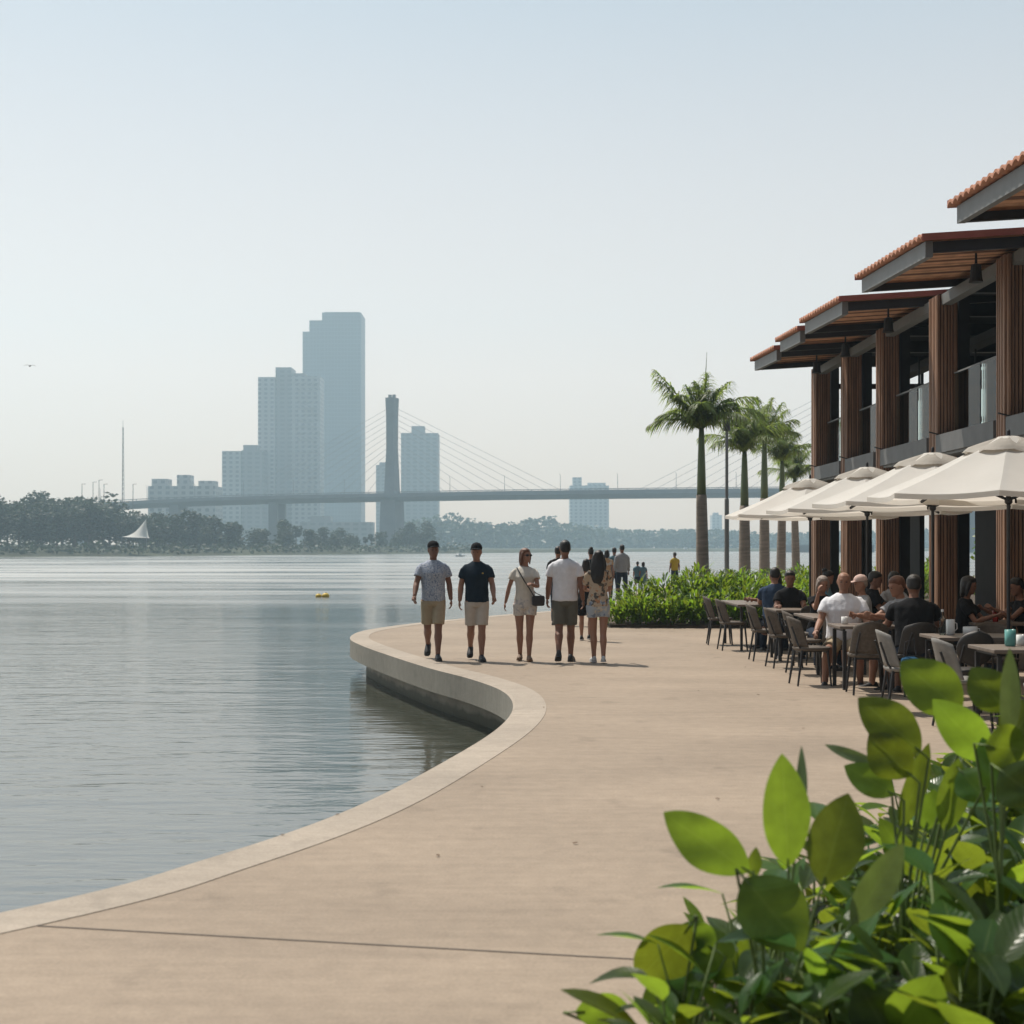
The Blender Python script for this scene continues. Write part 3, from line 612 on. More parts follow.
# a few upstairs tables seen as dark shapes
for y in (15,18,21.2,24.5,27.6,30.3):
    b = MB(); o = V((9.2,y,3.42))-RO; b.box(tuple(o+V((-.4,-.4,.72))), tuple(o+V((.4,.4,.76)))); b.tube([o, o+V((0,0,.72))], .04, 6); b.build('indoor_table', M['dark_in'], rest)
    b = MB(); o = V((8.2+(y%1),y-.6,4.75))-RO; b.lathe([(.02,.9),(.02,.35),(.09,.3),(.14,0),(.12,0)], o, 10); b.build('pendant_lamp', M['black_metal'], rest)
def soffit(x): return 5.82+.062*(x-5.45)
def roof(y0, y1):
    r = None
    def tl(y): return .042*(y-y1)+.02
    n = int((y1-y0)/.205*8); rows = []
    for side, dz in ((0, .035), (1, 0.0)):
        xs = (5.37, 8, 13.6) if side == 0 else (13.6, 8, 5.37)
        for x in xs:
            rows.append([V((x, y0+(y1-y0)*k/n, soffit(x)+.035+dz+.05*abs(sin(pi*k/8))+tl(y0+(y1-y0)*k/n)))-RO for k in range(n+1)])
    b = MB(); b.loft(rows+[rows[0]], cap=False, closed=False); r = b.build('roof', M['tile'], rest, False)
    def bm(lo, hi, nm, m):                      # beam that follows the fall of the roof
        b = MB(); b.box(lo, hi)
        b.v = [tuple(V((x, y, z+.062*(x-5.45)+tl(y)))-RO) for x, y, z in b.v]; return b.build(nm, M[m], r)
    bm((5.46,y0+.10,5.63), (5.56,y1-.10,5.845), 'eave_beam', 'grey_steel')
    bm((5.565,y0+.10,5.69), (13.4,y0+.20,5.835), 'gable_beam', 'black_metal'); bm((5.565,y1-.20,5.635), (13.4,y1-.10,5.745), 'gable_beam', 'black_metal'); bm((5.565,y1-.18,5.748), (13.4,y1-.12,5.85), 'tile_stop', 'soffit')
    bm((5.38,y0-.03,5.84), (13.5,y0-.004,5.93), 'verge_board', 'tile_red'); bm((5.38,y1+.004,5.85), (13.5,y1+.03,5.945), 'verge_board', 'tile_red')
    b = MB(); yy = y0+.3
    while yy < y1-.25:                          # the ribbed clay soffit between the beams
        for q in ((5.57, 13.3),):
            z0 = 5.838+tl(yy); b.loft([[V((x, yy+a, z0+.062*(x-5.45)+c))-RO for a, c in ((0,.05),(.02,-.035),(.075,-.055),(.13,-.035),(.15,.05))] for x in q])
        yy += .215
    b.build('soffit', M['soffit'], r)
    nb = max(1, round((y1-y0)/2.6))
    for k in range(1, nb): 
        yy = y0+(y1-y0)*k/nb; bm((5.565,yy,5.73), (6.8,yy+.05,5.80), 'rafter', 'black_metal')
    for k in range(nb):
        yy = y0+(y1-y0)*(k+.3)/nb; b = MB(); b.lathe([(.015,.16),(.02,.0),(.07,-.02),(.085,-.2),(.1,-.26),(.07,-.26)], V((6.45,yy,5.62))-RO, 10); b.build('spotlight', M['black_metal'], r)
for y0, y1 in ((12.2,17.55),(18.68,22.3),(23.42,26.6),(26.85,29.05),(29.25,32.1)): roof(y0, y1)

# ------------------------------------------------------------------ parasols
def parasol(first, loc, label, rz):
    if first is not None: return dup(first, loc, rz, label)
    t = thing('parasol', loc, label, 'parasol', 'cream parasols along the terrace', rz)
    n, RR, ze, za = 8, 1.5, 2.24, 2.92; b = MB(); V8 = [V((RR*cos(2*pi*(k+.5)/n), RR*sin(2*pi*(k+.5)/n), ze)) for k in range(n)]
    for k in range(n):
        a, c = V8[k], V8[(k+1) % n]; ap = V((0,0,za)); g = []
        for i in range(9):
            tt = i/8; row = []
            for j in range(7):
                u = j/6; e = a.lerp(c, u); p = e.lerp(ap, tt*.93)
                sag = -.025*sin(pi*u)*(1-tt)-.035*sin(pi*tt); q = p+V((0,0,sag)); q.x *= 1-.035*sin(pi*u)*(1-tt); q.y *= 1-.035*sin(pi*u)*(1-tt); row.append(q)
            g.append(row)
        m_ = 7; b.add([p for r_ in g for p in r_], [(i*m_+j, i*m_+j+1, (i+1)*m_+j+1, (i+1)*m_+j) for i in range(8) for j in range(6)])
        lo = [p-V((0,0,.055)) for p in g[0]]; b.add(lo+g[0], [(j, j+1, m_+j+1, m_+j) for j in range(6)])
    b.build('canopy', M['canvas'], t, True)
    b = MB(); rg = []                           # the loose vent cap on top
    for r_, z in ((.46,2.70),(.40,2.755),(.27,2.80),(.13,2.845),(.03,2.87)):
        rg.append([V((r_*(1+.06*sin(5*q*2*pi/28))*cos(2*pi*q/28), r_*(1+.06*sin(5*q*2*pi/28))*sin(2*pi*q/28), z+.012*sin(q*2.3)+.01*sin(q*1.1))) for q in range(28)])
    b.loft(rg, cap=False); b.build('vent_cap', M['cap_canvas'], t, True)
    b = MB(); b.tube([(0,0,.02),(0,0,2.89)], .02, 12); b.build('pole', M['black_metal'], t)
    b = MB(); b.lathe([(.008,2.95),(.018,2.935),(.02,2.915),(.02,2.89)], n=10); b.build('finial', M['black_metal'], t)
    b = MB(); b.lathe([(.025,2.14),(.042,2.16),(.042,2.21),(.025,2.23)], n=12); b.build('hub', M['black_metal'], t)
    for k in range(n):
        b = MB(); b.bar(V((0,0,za-.09)), V8[k]*.97+V((0,0,.035)), .022, .03); rbb = b.build('rib', M['black_metal'], t)
        b = MB(); b.bar(V((0,0,2.18)), (V8[k]*.5).xy.to_3d()+V((0,0,2.53)), .016, .02); b.build('strut', M['black_metal'], rbb)
    b = MB(); b.box((-.3,-.3,.003), (.3,.3,.06)); b.build('base_plate', M['concrete_d'], t, bevel=.01)
    return t
pf = None
for (x, y, rz, lab) in ((5.36,15.35,.0,'cream parasol at the terrace end by the big leaves, largest of the row'),(5.34,18.05,.15,'cream parasol second from the big-leaved plants, over the men in white and black'),
        (5.32,21.3,.1,'cream parasol third from the big-leaved plants, partly hidden by its neighbour'),(5.22,24.9,.05,'cream parasol farthest along the terrace, reaching out toward the palms')):
    p = parasol(pf, (x,y,0), lab, rz); pf = pf or p

# ------------------------------------------------------------------ terrace tables and chairs
def table(loc, sx, sy, label):
    t = thing('terrace_table', loc, label, 'table', 'tables on the terrace'); 
    b = MB(); b.box((-sx/2,-sy/2,.715), (sx/2,sy/2,.75)); b.build('tabletop', M['table_top'], t, bevel=.006)
    for i in (-1,1):
        for j in (-1,1):
            b = MB(); b.bar((i*(sx/2-.07),j*(sy/2-.07),0), (i*(sx/2-.07),j*(sy/2-.07),.69), .04, .04); b.build('leg', M['black_metal'], t)
    for i in (-1,1): b = MB(); b.bar((i*(sx/2-.07),-sy/2+.09,.70), (i*(sx/2-.07),sy/2-.09,.70), .03, .028); b.build('apron', M['black_metal'], t)
    return t
TB = [((4.95,13.2),1.2,.75,'terrace table with the teal cup, nearest the big-leaved plants'),((5.0,14.92),1.25,.72,'terrace table with the white mugs, behind the teal-cup table'),
      ((4.2,16.98),.72,.66,'small table between the man in white and the man in black'),((4.33,19.3),.75,1.35,'terrace table behind the seated man in the white T-shirt'),
      ((4.28,21.3),.8,.8,'small terrace table between the dark-blue shirt and the grey-haired woman'),((4.12,23.9),.95,1.9,'long table at the end of the row beside the strappy shrubs'),
      ((6.05,17.75),.8,.8,'small shaded table against the columns between two people in black'),
      ((5.75,20.9),.8,.8,'shaded table by the columns behind the man in grey'),((5.7,23.6),.8,.8,'shaded table by the columns farthest from the big leaves')]
for (x, y), sx, sy, lab in TB: table((x,y,.002), sx, sy, lab)
def chair(kind, sm):
    t = thing('terrace_chair', (0,0,0), 'chair', 'chair', 'shell chairs on the terrace')   # sits facing +X
    b = MB(); rg = []
    for z, g in ((.425,.93),(.44,1),(.46,1),(.468,.96)):
        rg.append([V((.21*g*sgn(cos(a))*abs(cos(a))**.55, .215*g*sgn(sin(a))*abs(sin(a))**.55, z)) for a in [2*pi*k/28 for k in range(28)]])
    b.loft(rg); b.build('seat', M[sm], t, True)
    b = MB(); W_ = .36 if kind == 'oval' else .23; rows = []
    for i in range(10):                         # a curved shell leaning back, with thickness
        tt = i/9; row = []
        for j in range(13):
            u = -1+j/6
            if kind == 'oval': hw = .19*sqrt(max(.02, 1-(2*tt-1)**2*.97)); z = .50+.36*tt; bend = .05
            else: hw = .225*(1-.12*tt)*(1-.35*max(0,tt-.75)**2*16*.25); z = .47+.37*tt-.05*u*u*tt; bend = .11
            row.append(V((-.20-.09*tt+bend*u*u, hw*u, z)))
        rows.append(row)
    vs = [p for r_ in rows for p in r_]; nn = len(vs); bk = [p-V((.014,0,0)) for p in vs]; fs = []
    for i in range(9):
        for j in range(12):
            a = i*13+j; fs.append((a, a+1, a+14, a+13)); fs.append((a+nn, a+13+nn, a+14+nn, a+1+nn))
    ed = [j for j in range(13)]+[i*13+12 for i in range(1,10)]+[9*13+j for j in range(11,-1,-1)]+[i*13 for i in range(8,0,-1)]
    for k in range(len(ed)): a, c = ed[k], ed[(k+1) % len(ed)]; fs.append((a, a+nn, c+nn, c))
    b.add(vs+bk, fs); b.build('backrest', M[sm], t, True)
    for i, j in ((1,1),(1,-1),(-1,1),(-1,-1)):
        b = MB(); b.tube([(.155*i,.165*j,.43),(.19*i+(.0 if i > 0 else -.03),.2*j,.004)], [.017,.012], 8); b.build('leg', M['black_metal'], t)
    b = MB(); b.bar((-.15,-.16,.412),(-.15,.16,.412),.025,.02); b.bar((.15,-.16,.412),(.15,.16,.412),.025,.02); b.bar((-.15,0,.412),(.15,0,.412),.025,.02); b.build('seat_frame', M['black_metal'], t)
    for j in (-1,1): b = MB(); b.tube([(-.15,.15*j,.42),(-.21,.17*j,.5),(-.28,.14*j,.72)], .012, 6); b.build('back_frame', M['black_metal'], t)
    return t
def sgn(x): return 1 if x >= 0 else -1
cp = {}
# position, heading (degrees; 0 looks to +X), kind, label
CH = [((4.18,13.15),5,'pale','pale shell chair at the promenade end of the teal-cup table'),((4.75,12.55),80,'pale','pale shell chair with its back to the plants at the teal-cup table'),
      ((5.35,12.5),95,'oval','dark oval-backed chair at the near side of the teal-cup table'),
      ((4.00,14.45),-4,'pale','pale shell chair at the promenade end of the white-mug table'),((4.55,14.18),92,'oval','dark oval-backed chair facing the white-mug table, seen from behind'),
      ((5.30,15.55),-92,'shell','brown shell chair on the far side of the white-mug table'),
      ((4.55,16.15),100,'dark','dark chair under the man in the black shirt'),((4.85,17.1),182,'shell','brown shell chair under the man in the grey T-shirt'),
      ((4.06,16.25),88,'shell','empty brown shell chair in front of the man in the white T-shirt'),((3.64,17.3),4,'shell','empty brown shell chair at the promenade side of the man in white'),
      ((4.12,17.78),-95,'shell','brown shell chair under the man in the white T-shirt'),
      ((3.86,18.75),-3,'shell','empty brown chair behind the man in white, first of two side by side'),((3.80,19.8),6,'shell','empty brown chair behind the man in white, second of two side by side'),
      ((4.86,19.5),178,'shell','brown chair under the woman in the pale pink cap'),((4.35,20.28),-88,'shell','brown chair under the woman with light brown hair'),
      ((3.75,21.0),0,'shell','empty brown chair alone at the promenade side of the small far table'),((4.72,21.4),180,'shell','empty brown chair on the column side of the small far table'),
      ((3.60,23.15),3,'shell','empty brown chair at the long end table, second from the shrubs'),((3.58,24.45),-4,'shell','empty brown chair at the long end table, next to the shrubs'),
      ((4.30,22.55),92,'shell','brown chair under the person in the dark blue shirt'),((4.62,23.75),180,'shell','brown chair under the person in the pale blue shirt'),
      ((5.55,17.75),0,'dark','black chair under the person in black on the promenade side of the shaded table'),((6.56,17.8),180,'dark','black chair under the person in black on the column side of the shaded table'),
      ((5.28,20.9),2,'dark','black chair under the dark-haired diner by the columns behind the pink cap'),((5.75,21.5),-90,'dark','black chair under the grey-shirted diner by the columns'),((5.2,23.6),0,'dark','black chair under the teal-topped diner near the end column'),((4.3,21.86),-90,'dark','black chair under the diner in black behind the small far table'),
      ((5.75,13.3),180,'pale','pale shell chair at the column end of the teal-cup table'),((5.85,14.95),178,'oval','dark oval-backed chair at the column end of the white-mug table')]
for (x, y), a, k, lab in CH:
    if k not in cp: cp[k] = chair(k, {'pale':'chair_light','oval':'chair_dark','shell':'chair_shell','dark':'chair_dark'}[k]); o = cp[k]; o.location = (x,y,0.002); o.rotation_euler.z = R(a); o['label'] = lab
    else: dup(cp[k], (x,y,.002), R(a), lab)
def mug(x, y, label, m, r_=.042, h=.095, handle=True, name='mug'):
    t = thing(name, (x,y,.7525), label, 'mug'); b = MB(); b.lathe([(r_*.8,0),(r_,.01),(r_,h),(r_-.005,h),(r_-.006,.012),(.001,.011)], n=18); b.build('cup', M[m], t, True)
    if handle: b = MB(); b.tube([(r_-.004,0,h*.8),(r_+.022,0,h*.75),(r_+.026,0,h*.4),(r_-.004,0,h*.22)], .0055, 6); b.build('handle', M[m], t, True)
    return t
mug(4.64,15.05,'tall white cup standing on the terrace table behind the plants','ceramic',.045,.16)
mug(4.84,15.02,'low wide white mug beside the tall white cup','ceramic',.075,.085)
mug(4.66,13.3,'teal tumbler standing on the nearest terrace table','teal',.05,.155,False)
mug(4.80,13.42,'white cup to the right of the teal tumbler','ceramic',.04,.10)
mug(6.0,17.65,'red drink in a tall glass on the shaded table','red_drink',.035,.15,False,'drink_glass')
mug(4.0,17.1,'white cup on the small table in front of the man in white','ceramic',.04,.09)
t = thing('water_bottle', (4.54,15.0,.7525), 'slim clear bottle beside the tall white cup', 'bottle'); b = MB(); b.lathe([(.03,0),(.032,.02),(.032,.15),(.012,.2),(.012,.245)], n=14); b.build('bottle_body', M['glass'], t, True)
b = MB(); b.lathe([(.014,.245),(.014,.27)], n=10); b.build('cap', M['ceramic'], t)
M['bag_blue'] = cloth('blue_bag', (.02,.08,.16))
t = thing('blue_bag', (4.42,15.78,.002), 'dark blue bag hanging down beside the chair of the man in black', 'bag'); b = MB()
b.loft([[V((x*.11*g, y*.05*g, z)) for x, y in ((-1,-.6),(-.6,-1),(.6,-1),(1,-.6),(1,.6),(.6,1),(-.6,1),(-1,.6))] for z, g in ((.22,.7),(.24,1),(.36,1.05),(.44,.85),(.46,.4))]); b.build('pouch', M['bag_blue'], t, True, bevel=.01)
b = MB(); b.tube([(-.07,0,.44),(-.05,.02,.62),(.05,.04,.66),(.07,0,.44)], .008, 6); b.build('strap', M['black_metal'], t)

# ------------------------------------------------------------------ palms, lamp post, trees and shrubs
def frond(b, o, az, el, L_, droop):
    pts = []; d = V((cos(az)*cos(el), sin(az)*cos(el), sin(el))); n = 14
    for i in range(n+1):
        t = i/n; pts.append(o+d*L_*t-V((0,0,1))*droop*L_*t**2.2)
    b.tube(pts, [.028*(1-.9*i/n)+.004 for i in range(n+1)], 5)
    for k in range(50):
        t = .1+.9*k/50; i = min(n-1, int(t*n)); f_ = t*n-i; p = pts[i].lerp(pts[i+1], f_); ax = (pts[i+1]-pts[i]).normalized()
        sd_ = ax.cross(V((0,0,1))); sd_ = sd_.normalized() if sd_.length > .05 else V((1,0,0)); up = sd_.cross(ax)
        ll = L_*.30*sin(pi*min(1,(.12+t*.83)))**.7*random.uniform(.85,1.1)
        for s_ in (-1,1):
            dd = (sd_*s_*random.uniform(.7,1)+ax*(.45+.5*t)+up*random.uniform(-.15,.45)).normalized()
            b.blade(p, dd, ll, .046, random.uniform(.5,1.0), 3)
def palm(x, Y, hb, label, sc=1.0, nf=15, seed=1, spear=False, extra=None):
    random.seed(seed); t = thing('palm_tree', (x,Y,0), label, 'palm tree', 'palms along the promenade')
    ln = V((random.uniform(-.1,.1), random.uniform(-.1,.1), 0)); hs_ = hb*.62
    b = MB(); n = 16; b.tube([ln*(k/n)+V((0,0,-.1+(hs_+.1)*k/n)) for k in range(n+1)], [.175*sc*(1.08-.2*k/n+.22*(1-k/n)**6+.06*sin(pi*k/n)) for k in range(n+1)], 14); b.build('trunk', M['trunk'], t, True)
    b = MB(); b.tube([ln+V((0,0,hs_-.02)), ln+V((0,0,hs_+(hb-hs_)*.3)), ln+V((0,0,hb-.3)), ln+V((0,0,hb))], [.135*sc,.125*sc,.09*sc,.07*sc], 12); b.build('crown_shaft', M['shaft'], t, True)
    b = MB(); o = ln+V((0,0,hb-.06))
    for k in range(nf):
        az = k*2.4+random.uniform(-.3,.3); q = k/nf; el = R(84-44*q)+random.uniform(-.1,.1); frond(b, o, az, el, sc*random.uniform(1.75,2.2), .18+.36*q)
    for az, el, l_, dr in (extra or ()): frond(b, o, az, el, l_, dr)
    b.build('crown', M['frond'], t)
    if spear: b = MB(); b.tube([o, o+V((.1,0,1.2)), o+V((.16,0,2.3))], [.035,.02,.004], 6); b.build('spear_leaf', M['shaft'], t)
    return t
palm(5.65,42,5.2,'tallest palm with a grey ringed trunk, standing alone in front of the others',1.0,19,3,True,((pi,1.0,2.6,.16),(3.3,.95,2.4,.2),(.1,.9,2.65,.42),(.4,1.15,2.4,.3),(6.0,.75,2.4,.5),(3.0,.6,1.9,.5)))
palm(8.35,51,5.1,'second palm from the promenade, right behind the lamp post',1.12,21,11)
palm(10.3,58,5.9,'third palm in the receding row, its crown overlapping the second',1.15,21,17)
palm(11.9,63,5.5,'fourth palm in the receding row, slimmer trunk',1.1,20,23)
palm(14.2,71,5.1,'last palm of the row, close beside the wooden column',1.1,20,31)
random.seed(21)
t = thing('lamp_post', (7.25,48,0), 'slender grey lamp post between the first and second palm', 'lamp post')
b = MB(); b.tube([(0,0,0),(0,0,3.3),(0,0,3.32),(0,0,5.6)], [.085,.075,.055,.05], 10); b.build('post', M['grey_steel'], t)
b = MB(); b.lathe([(.16,0),(.16,.03),(.1,.05),(.095,.4),(.08,.45)], n=12); b.build('base', M['grey_steel'], t)
b = MB(); b.lathe([(.02,6.0),(.12,5.95),(.13,5.62),(.06,5.58)], n=12); b.build('lantern', M['black_metal'], t)
def shrub(x, y, h, w_, nl, label, grp, seed):
    random.seed(seed); t = thing('strap_leaf_shrub', (x,y,.02), label, 'shrub', grp); b = MB()
    for k in range(nl):
        a = random.uniform(0,2*pi); r = w_*.5*sqrt(random.random()); z = h*random.uniform(.1,.82)*(1-.35*(r/(w_*.5))**2); L_ = random.uniform(.16,.34)
        b.blade(V((r*cos(a), r*sin(a), z)), V((cos(a)*random.uniform(.1,1)+random.uniform(-.3,.3), sin(a)*random.uniform(.1,1)+random.uniform(-.3,.3), random.uniform(.25,1.2))), L_, random.uniform(.045,.075), random.uniform(.1,.5))
    b.build('foliage', M['shrub'], t); b = MB()
    for k in range(9):
        a = random.uniform(0,6.3); b.tube([(cos(a)*.08,sin(a)*.08,-.05),(cos(a)*w_*.2,sin(a)*w_*.2,h*.5),(cos(a)*w_*.36,sin(a)*w_*.36,h*.78)], [.014,.01,.005], 5)
    b.build('stems', M['stem'], t); return t
M['soil'] = mat('soil', (.07,.05,.035), .95, .4, 6, .6, 30)
b = MB(); p = [(2.05,29.7),(2.0,31.5),(2.6,34),(3.6,38),(6,44),(16,60),(16,33),(6.2,33),(6.0,29.6),(4.0,29.45)]
b.add([(x,y,.006) for x, y in p]+[(x,y,.05) for x, y in p], [tuple(range(10,20))]+[(k,(k+1)%10,10+(k+1)%10,10+k) for k in range(10)])
tag(b.build('planting_bed', M['soil']), kind='structure')
sp = [(2.28,30.1,.62,.8),(2.75,30.05,.75,1.0),(3.3,30.05,.8,1.0),(3.85,30.0,.85,1.0),(4.4,30.0,.9,1.0),(4.95,30.1,.9,1.0),(5.6,30.2,.9,1.0),
      (2.75,31.0,1.1,1.0),(3.35,31.2,1.25,1.1),(3.95,31.2,1.32,1.1),(4.5,31.2,1.3,1.1),(5.1,31.3,1.3,1.1),(5.8,31.3,1.1,1.1),
      (4.3,32.6,1.45,1.2),(5.2,33,1.4,1.2),(6.2,34,1.0,1.3),(7.2,35.5,1.1,1.4),(8.2,37,1.2,1.4),(9.4,38.5,1.1,1.5),(7.6,42,1.2,1.6),(10.5,41,1.3,1.6),(6.6,37.6,1.1,1.5),(9.0,43.5,1.3,1.7),(11.9,43,1.4,1.8),(10.2,46,1.4,1.8),(13.2,46,1.5,1.8),(6.9,44.5,1.0,1.5)]
for k, (x, y, h, w_) in enumerate(sp):
    front = y < 30.5
    shrub(x, y, h, w_, int(330*w_*(.6+h*.6)), 'low bright green strappy shrub on the front edge of the bed by the promenade' if front else ('taller strappy shrub in the bed in front of the tallest palm' if y < 33.5 else 'leafy green shrub behind the far dining tables, under the palms'),
          'front row of strappy shrubs' if front else ('back row of strappy shrubs' if y < 33.5 else 'shrubs under the palms'), 50+k)
# trees seen through the open ground floor
for k, (x, y, h) in enumerate(((14.6,37,4.2),(16.5,41,4.6),(12.6,36,2.6),(18.5,47,5.5),(15.5,30,4.5))):
    random.seed(90+k); t = thing('garden_tree', (x,y,0), ('small leafy tree seen through the open ground floor','bushy garden tree behind the restaurant columns','low round bush glimpsed between the wooden columns','broad tree farthest behind the restaurant','garden tree behind the restaurant back wall')[k], 'tree')
    crown_mesh('c', h, h*.7, 1500, .11, 8, .1).build('crown', M['shrub'], t); b = MB(); b.tube([(0,0,-.1),(.05,0,h*.4),(.1,.1,h*.75)], [.08,.06,.02], 7); b.build('trunk', M['bark'], t)
# ------------------------------------------------------------------ people
def limb(d0, side):                              # direction of a limb from (forward degrees, outward degrees)
    p, a = R(d0[0]), R(d0[1]); return V((side*sin(a), -sin(p)*cos(a), -cos(p)*cos(a)))
def person(loc, face, label, h=1.74, fem=False, lean=0, seat=0, legs=((6,2,4),(-8,2,14)), arms=((4,9,12,4),(-6,9,12,4)), turn=0, nod=0, hair='short', hairm='hair',
           top=None, topm=None, bottom='shorts', botm=None, shoes='shoe', cap=None, glasses=False, skin='skin', fine=.008, group=None, blob=False, sleeve=.62, bw=1.0):
    """legs: (forward, out, knee bend) left then right; arms: (forward, out, elbow bend, inward) left then right. The body looks to -Y before the turn 'face'."""
    s = h/1.75; t = thing('person', loc, label, 'person', group, R(face))
    fs = .92 if fem else 1.0
    hipz = .52 if seat else .915
    def hip(p): return V(p)*s
    Ml = Matrix.Rotation(R(lean), 3, 'X')        # forward lean about the hips
    def T(p):
        q = V(p); q = Ml @ (q-V((0,0,.915)))+V((0,0,hipz)); return q*s
    Mh = Matrix.Rotation(R(turn), 3, 'Z') @ Matrix.Rotation(R(nod), 3, 'X')
    def Hd(p): return T(Mh @ (V(p)-V((0,.01,1.50)))+V((0,.01,1.50)))
    J = {}
    for sd_, lg, ar in ((1, legs[0], arms[0]), (-1, legs[1], arms[1])):
        hj = V((sd_*.092*(1.04 if fem else 1), 0, hipz-.03)); d1 = limb(lg, sd_); kn = hj+d1*.425; d2 = limb((lg[0]-lg[2], lg[1]*.4), sd_); an = kn+d2*.405
        sh = V((sd_*.172*fs*bw, .01, 1.405)); shT = T(sh)/s; e1 = limb((ar[0]+lean*.5, ar[1]), sd_); el = shT+e1*.285; e2 = limb((ar[0]+ar[2]+lean*.5, ar[1]-ar[3]), sd_); wr = el+e2*.25
        J[sd_] = (hj, kn, an, shT, el, wr, e2, d2, lg)
    low = min(J[1][2].z, J[-1][2].z)-.085
    dz = V((0, 0, -low)) if not seat else V((0,0,0))
    dzs = dz*s
    def ring(b, rows, f=T, n=18, y0=0.0):        # rows: z, half width, half depth, y shift
        b.loft([[f((w_*cos(2*pi*k/n), dd*sin(2*pi*k/n)+yo, z))+dzs for k in range(n)] for z, w_, dd, yo in rows])
    b = MB()
    if fem: rows = [(.84,.12,.10,.0),(.90,.168,.118,.01),(1.0,.155,.105,.0),(1.10,.125,.09,-.005),(1.2,.135,.098,-.012),(1.30,.148,.115,-.022),(1.38,.15,.095,-.005),(1.44,.12,.07,.01),(1.475,.055,.055,.012)]
    else: rows = [(.84,.12,.10,.0),(.90,.165,.115,.005),(1.0,.16,.108,.0),(1.10,.158,.105,.0),(1.2,.168,.112,-.005),(1.30,.178,.118,-.012),(1.38,.176,.10,.0),(1.44,.12,.07,.01),(1.48,.066,.062,.012)]
    rows = [(z, w_*bw, dd*bw, yo) for z, w_, dd, yo in rows]
    ring(b, rows)
    b.tube([T((0,.015,1.44))+dzs, Hd((0,.0,1.56))+dzs], [.058*s*fs,.052*s*fs], 12)
    HS = .95 if fem else 1.0
    def hp(x, y, z): return Hd((x*HS, y*HS, 1.64+(z-1.64)*HS))+dzs
    b.loft([[hp(w_*cos(2*pi*k/18), dd*sin(2*pi*k/18)+yo, z) for k in range(18)] for z, w_, dd, yo in ((1.525,.02,.025,-.055),(1.535,.045,.05,-.04),(1.56,.06,.078,-.012),(1.60,.070,.092,-.002),(1.64,.074,.097,.002),(1.68,.075,.098,.004),(1.715,.068,.088,.006),(1.74,.045,.06,.006),(1.752,.012,.015,.006))])
    b.loft([[hp(x*g, -.092-yy, z) for x, yy in ((-.010,0),(-.006,.012),(.006,.012),(.010,0),(0,-.02))] for z, g, in ((1.652,.5),(1.625,.9),(1.605,1.3),(1.598,.8))]) if not blob else None
    for sx in (-1,1): b.ell(hp(sx*.077,.008,1.635), (.011*s,.02*s,.032*s), 8, 6)
    b.ell(hp(0,-.084,1.575), (.024*s,.012*s,.010*s), 8, 5); b.ell(hp(0,-.088,1.668), (.05*s,.012*s,.010*s), 8, 5)
    for sd_ in (1,-1):
        hj, kn, an, sh, el, wr, e2, d2, lg = [q if not isinstance(q, V) else q.copy() for q in J[sd_]]
        g = .93 if fem else 1.0
        b.tube([(hj+(kn-hj)*-.05+dz)*s, (hj+(kn-hj)*.3+dz)*s, (hj+(kn-hj)*.7+dz)*s, (kn+dz)*s, (kn+(an-kn)*.12+dz)*s, (kn+(an-kn)*.33+dz+V((0,.012,0)))*s, (kn+(an-kn)*.7+dz)*s, (an+dz)*s, (an+d2*.05+dz)*s], [q*s*g for q in (.090,.087,.069,.058,.056,.062,.044,.036,.035)], 12)
        ag = .80 if fem else 1.0
        b.tube([(sh+V((-sd_*.015,0,.012))+dz)*s, (sh+(el-sh)*.15+dz)*s, (sh+(el-sh)*.5+dz)*s, (el+dz)*s, (el+(wr-el)*.3+dz)*s, (wr+dz)*s], [q*s*ag for q in (.040,.046,.048,.043,.045,.029)], 12)
        # hand: palm, four fingers of unequal length with two bends, thumb off the side
        if not blob:
            fwd = V((0,-1,0)); fwd = (fwd-e2*fwd.dot(e2)).normalized(); inn = e2.cross(fwd)*sd_
            if inn.x*sd_ > 0: inn = -inn
            W_ = (wr+dz)*s; hs_ = s*(.9 if fem else 1.0); b.tube([W_, W_+e2*.03*hs_, W_+e2*.085*hs_], [.027*hs_,.036*hs_,.038*hs_], 12, .5) if abs(e2.y) > .5 else b.ell(W_+e2*.05*hs_, (.02*hs_,.040*hs_,.052*hs_), 10, 8)
            for q, ln in ((-1.5,.062),(-.5,.074),(.5,.080),(1.5,.070)):
                r0 = W_+e2*.08*hs_+fwd*q*.0195*hs_; p1 = r0+(e2*.9+inn*.35)*ln*.45*hs_; p2 = p1+(e2*.7+inn*.7)*ln*.35*hs_; p3 = p2+(e2*.35+inn*.9)*ln*.3*hs_
                b.tube([r0-e2*.02*hs_, r0, p1, p2, p3], [.0092*hs_,.0095*hs_,.009*hs_,.0085*hs_,.007*hs_], 7)
            r0 = W_+e2*.025*hs_+fwd*.028*hs_; b.tube([r0-fwd*.01*hs_, r0+(fwd*.6+e2*.7+inn*.2)*.03*hs_, r0+(fwd*.45+e2*.9+inn*.45)*.062*hs_], [.012*hs_,.0105*hs_,.008*hs_], 7)
        else: b.ell((wr+e2*.07+dz)*s, (.03*s,.04*s,.06*s), 8, 6)
        if shoes == 'sandal' or shoes == 'shoe' or shoes == 'sneaker': pass
        b.tube([(an+dz)*s, (an+V((0,-.02,-.05))+dz)*s], [.033*s,.036*s], 8)
    b.remesh('body', M[skin], t, fine if not blob else .014, 2)
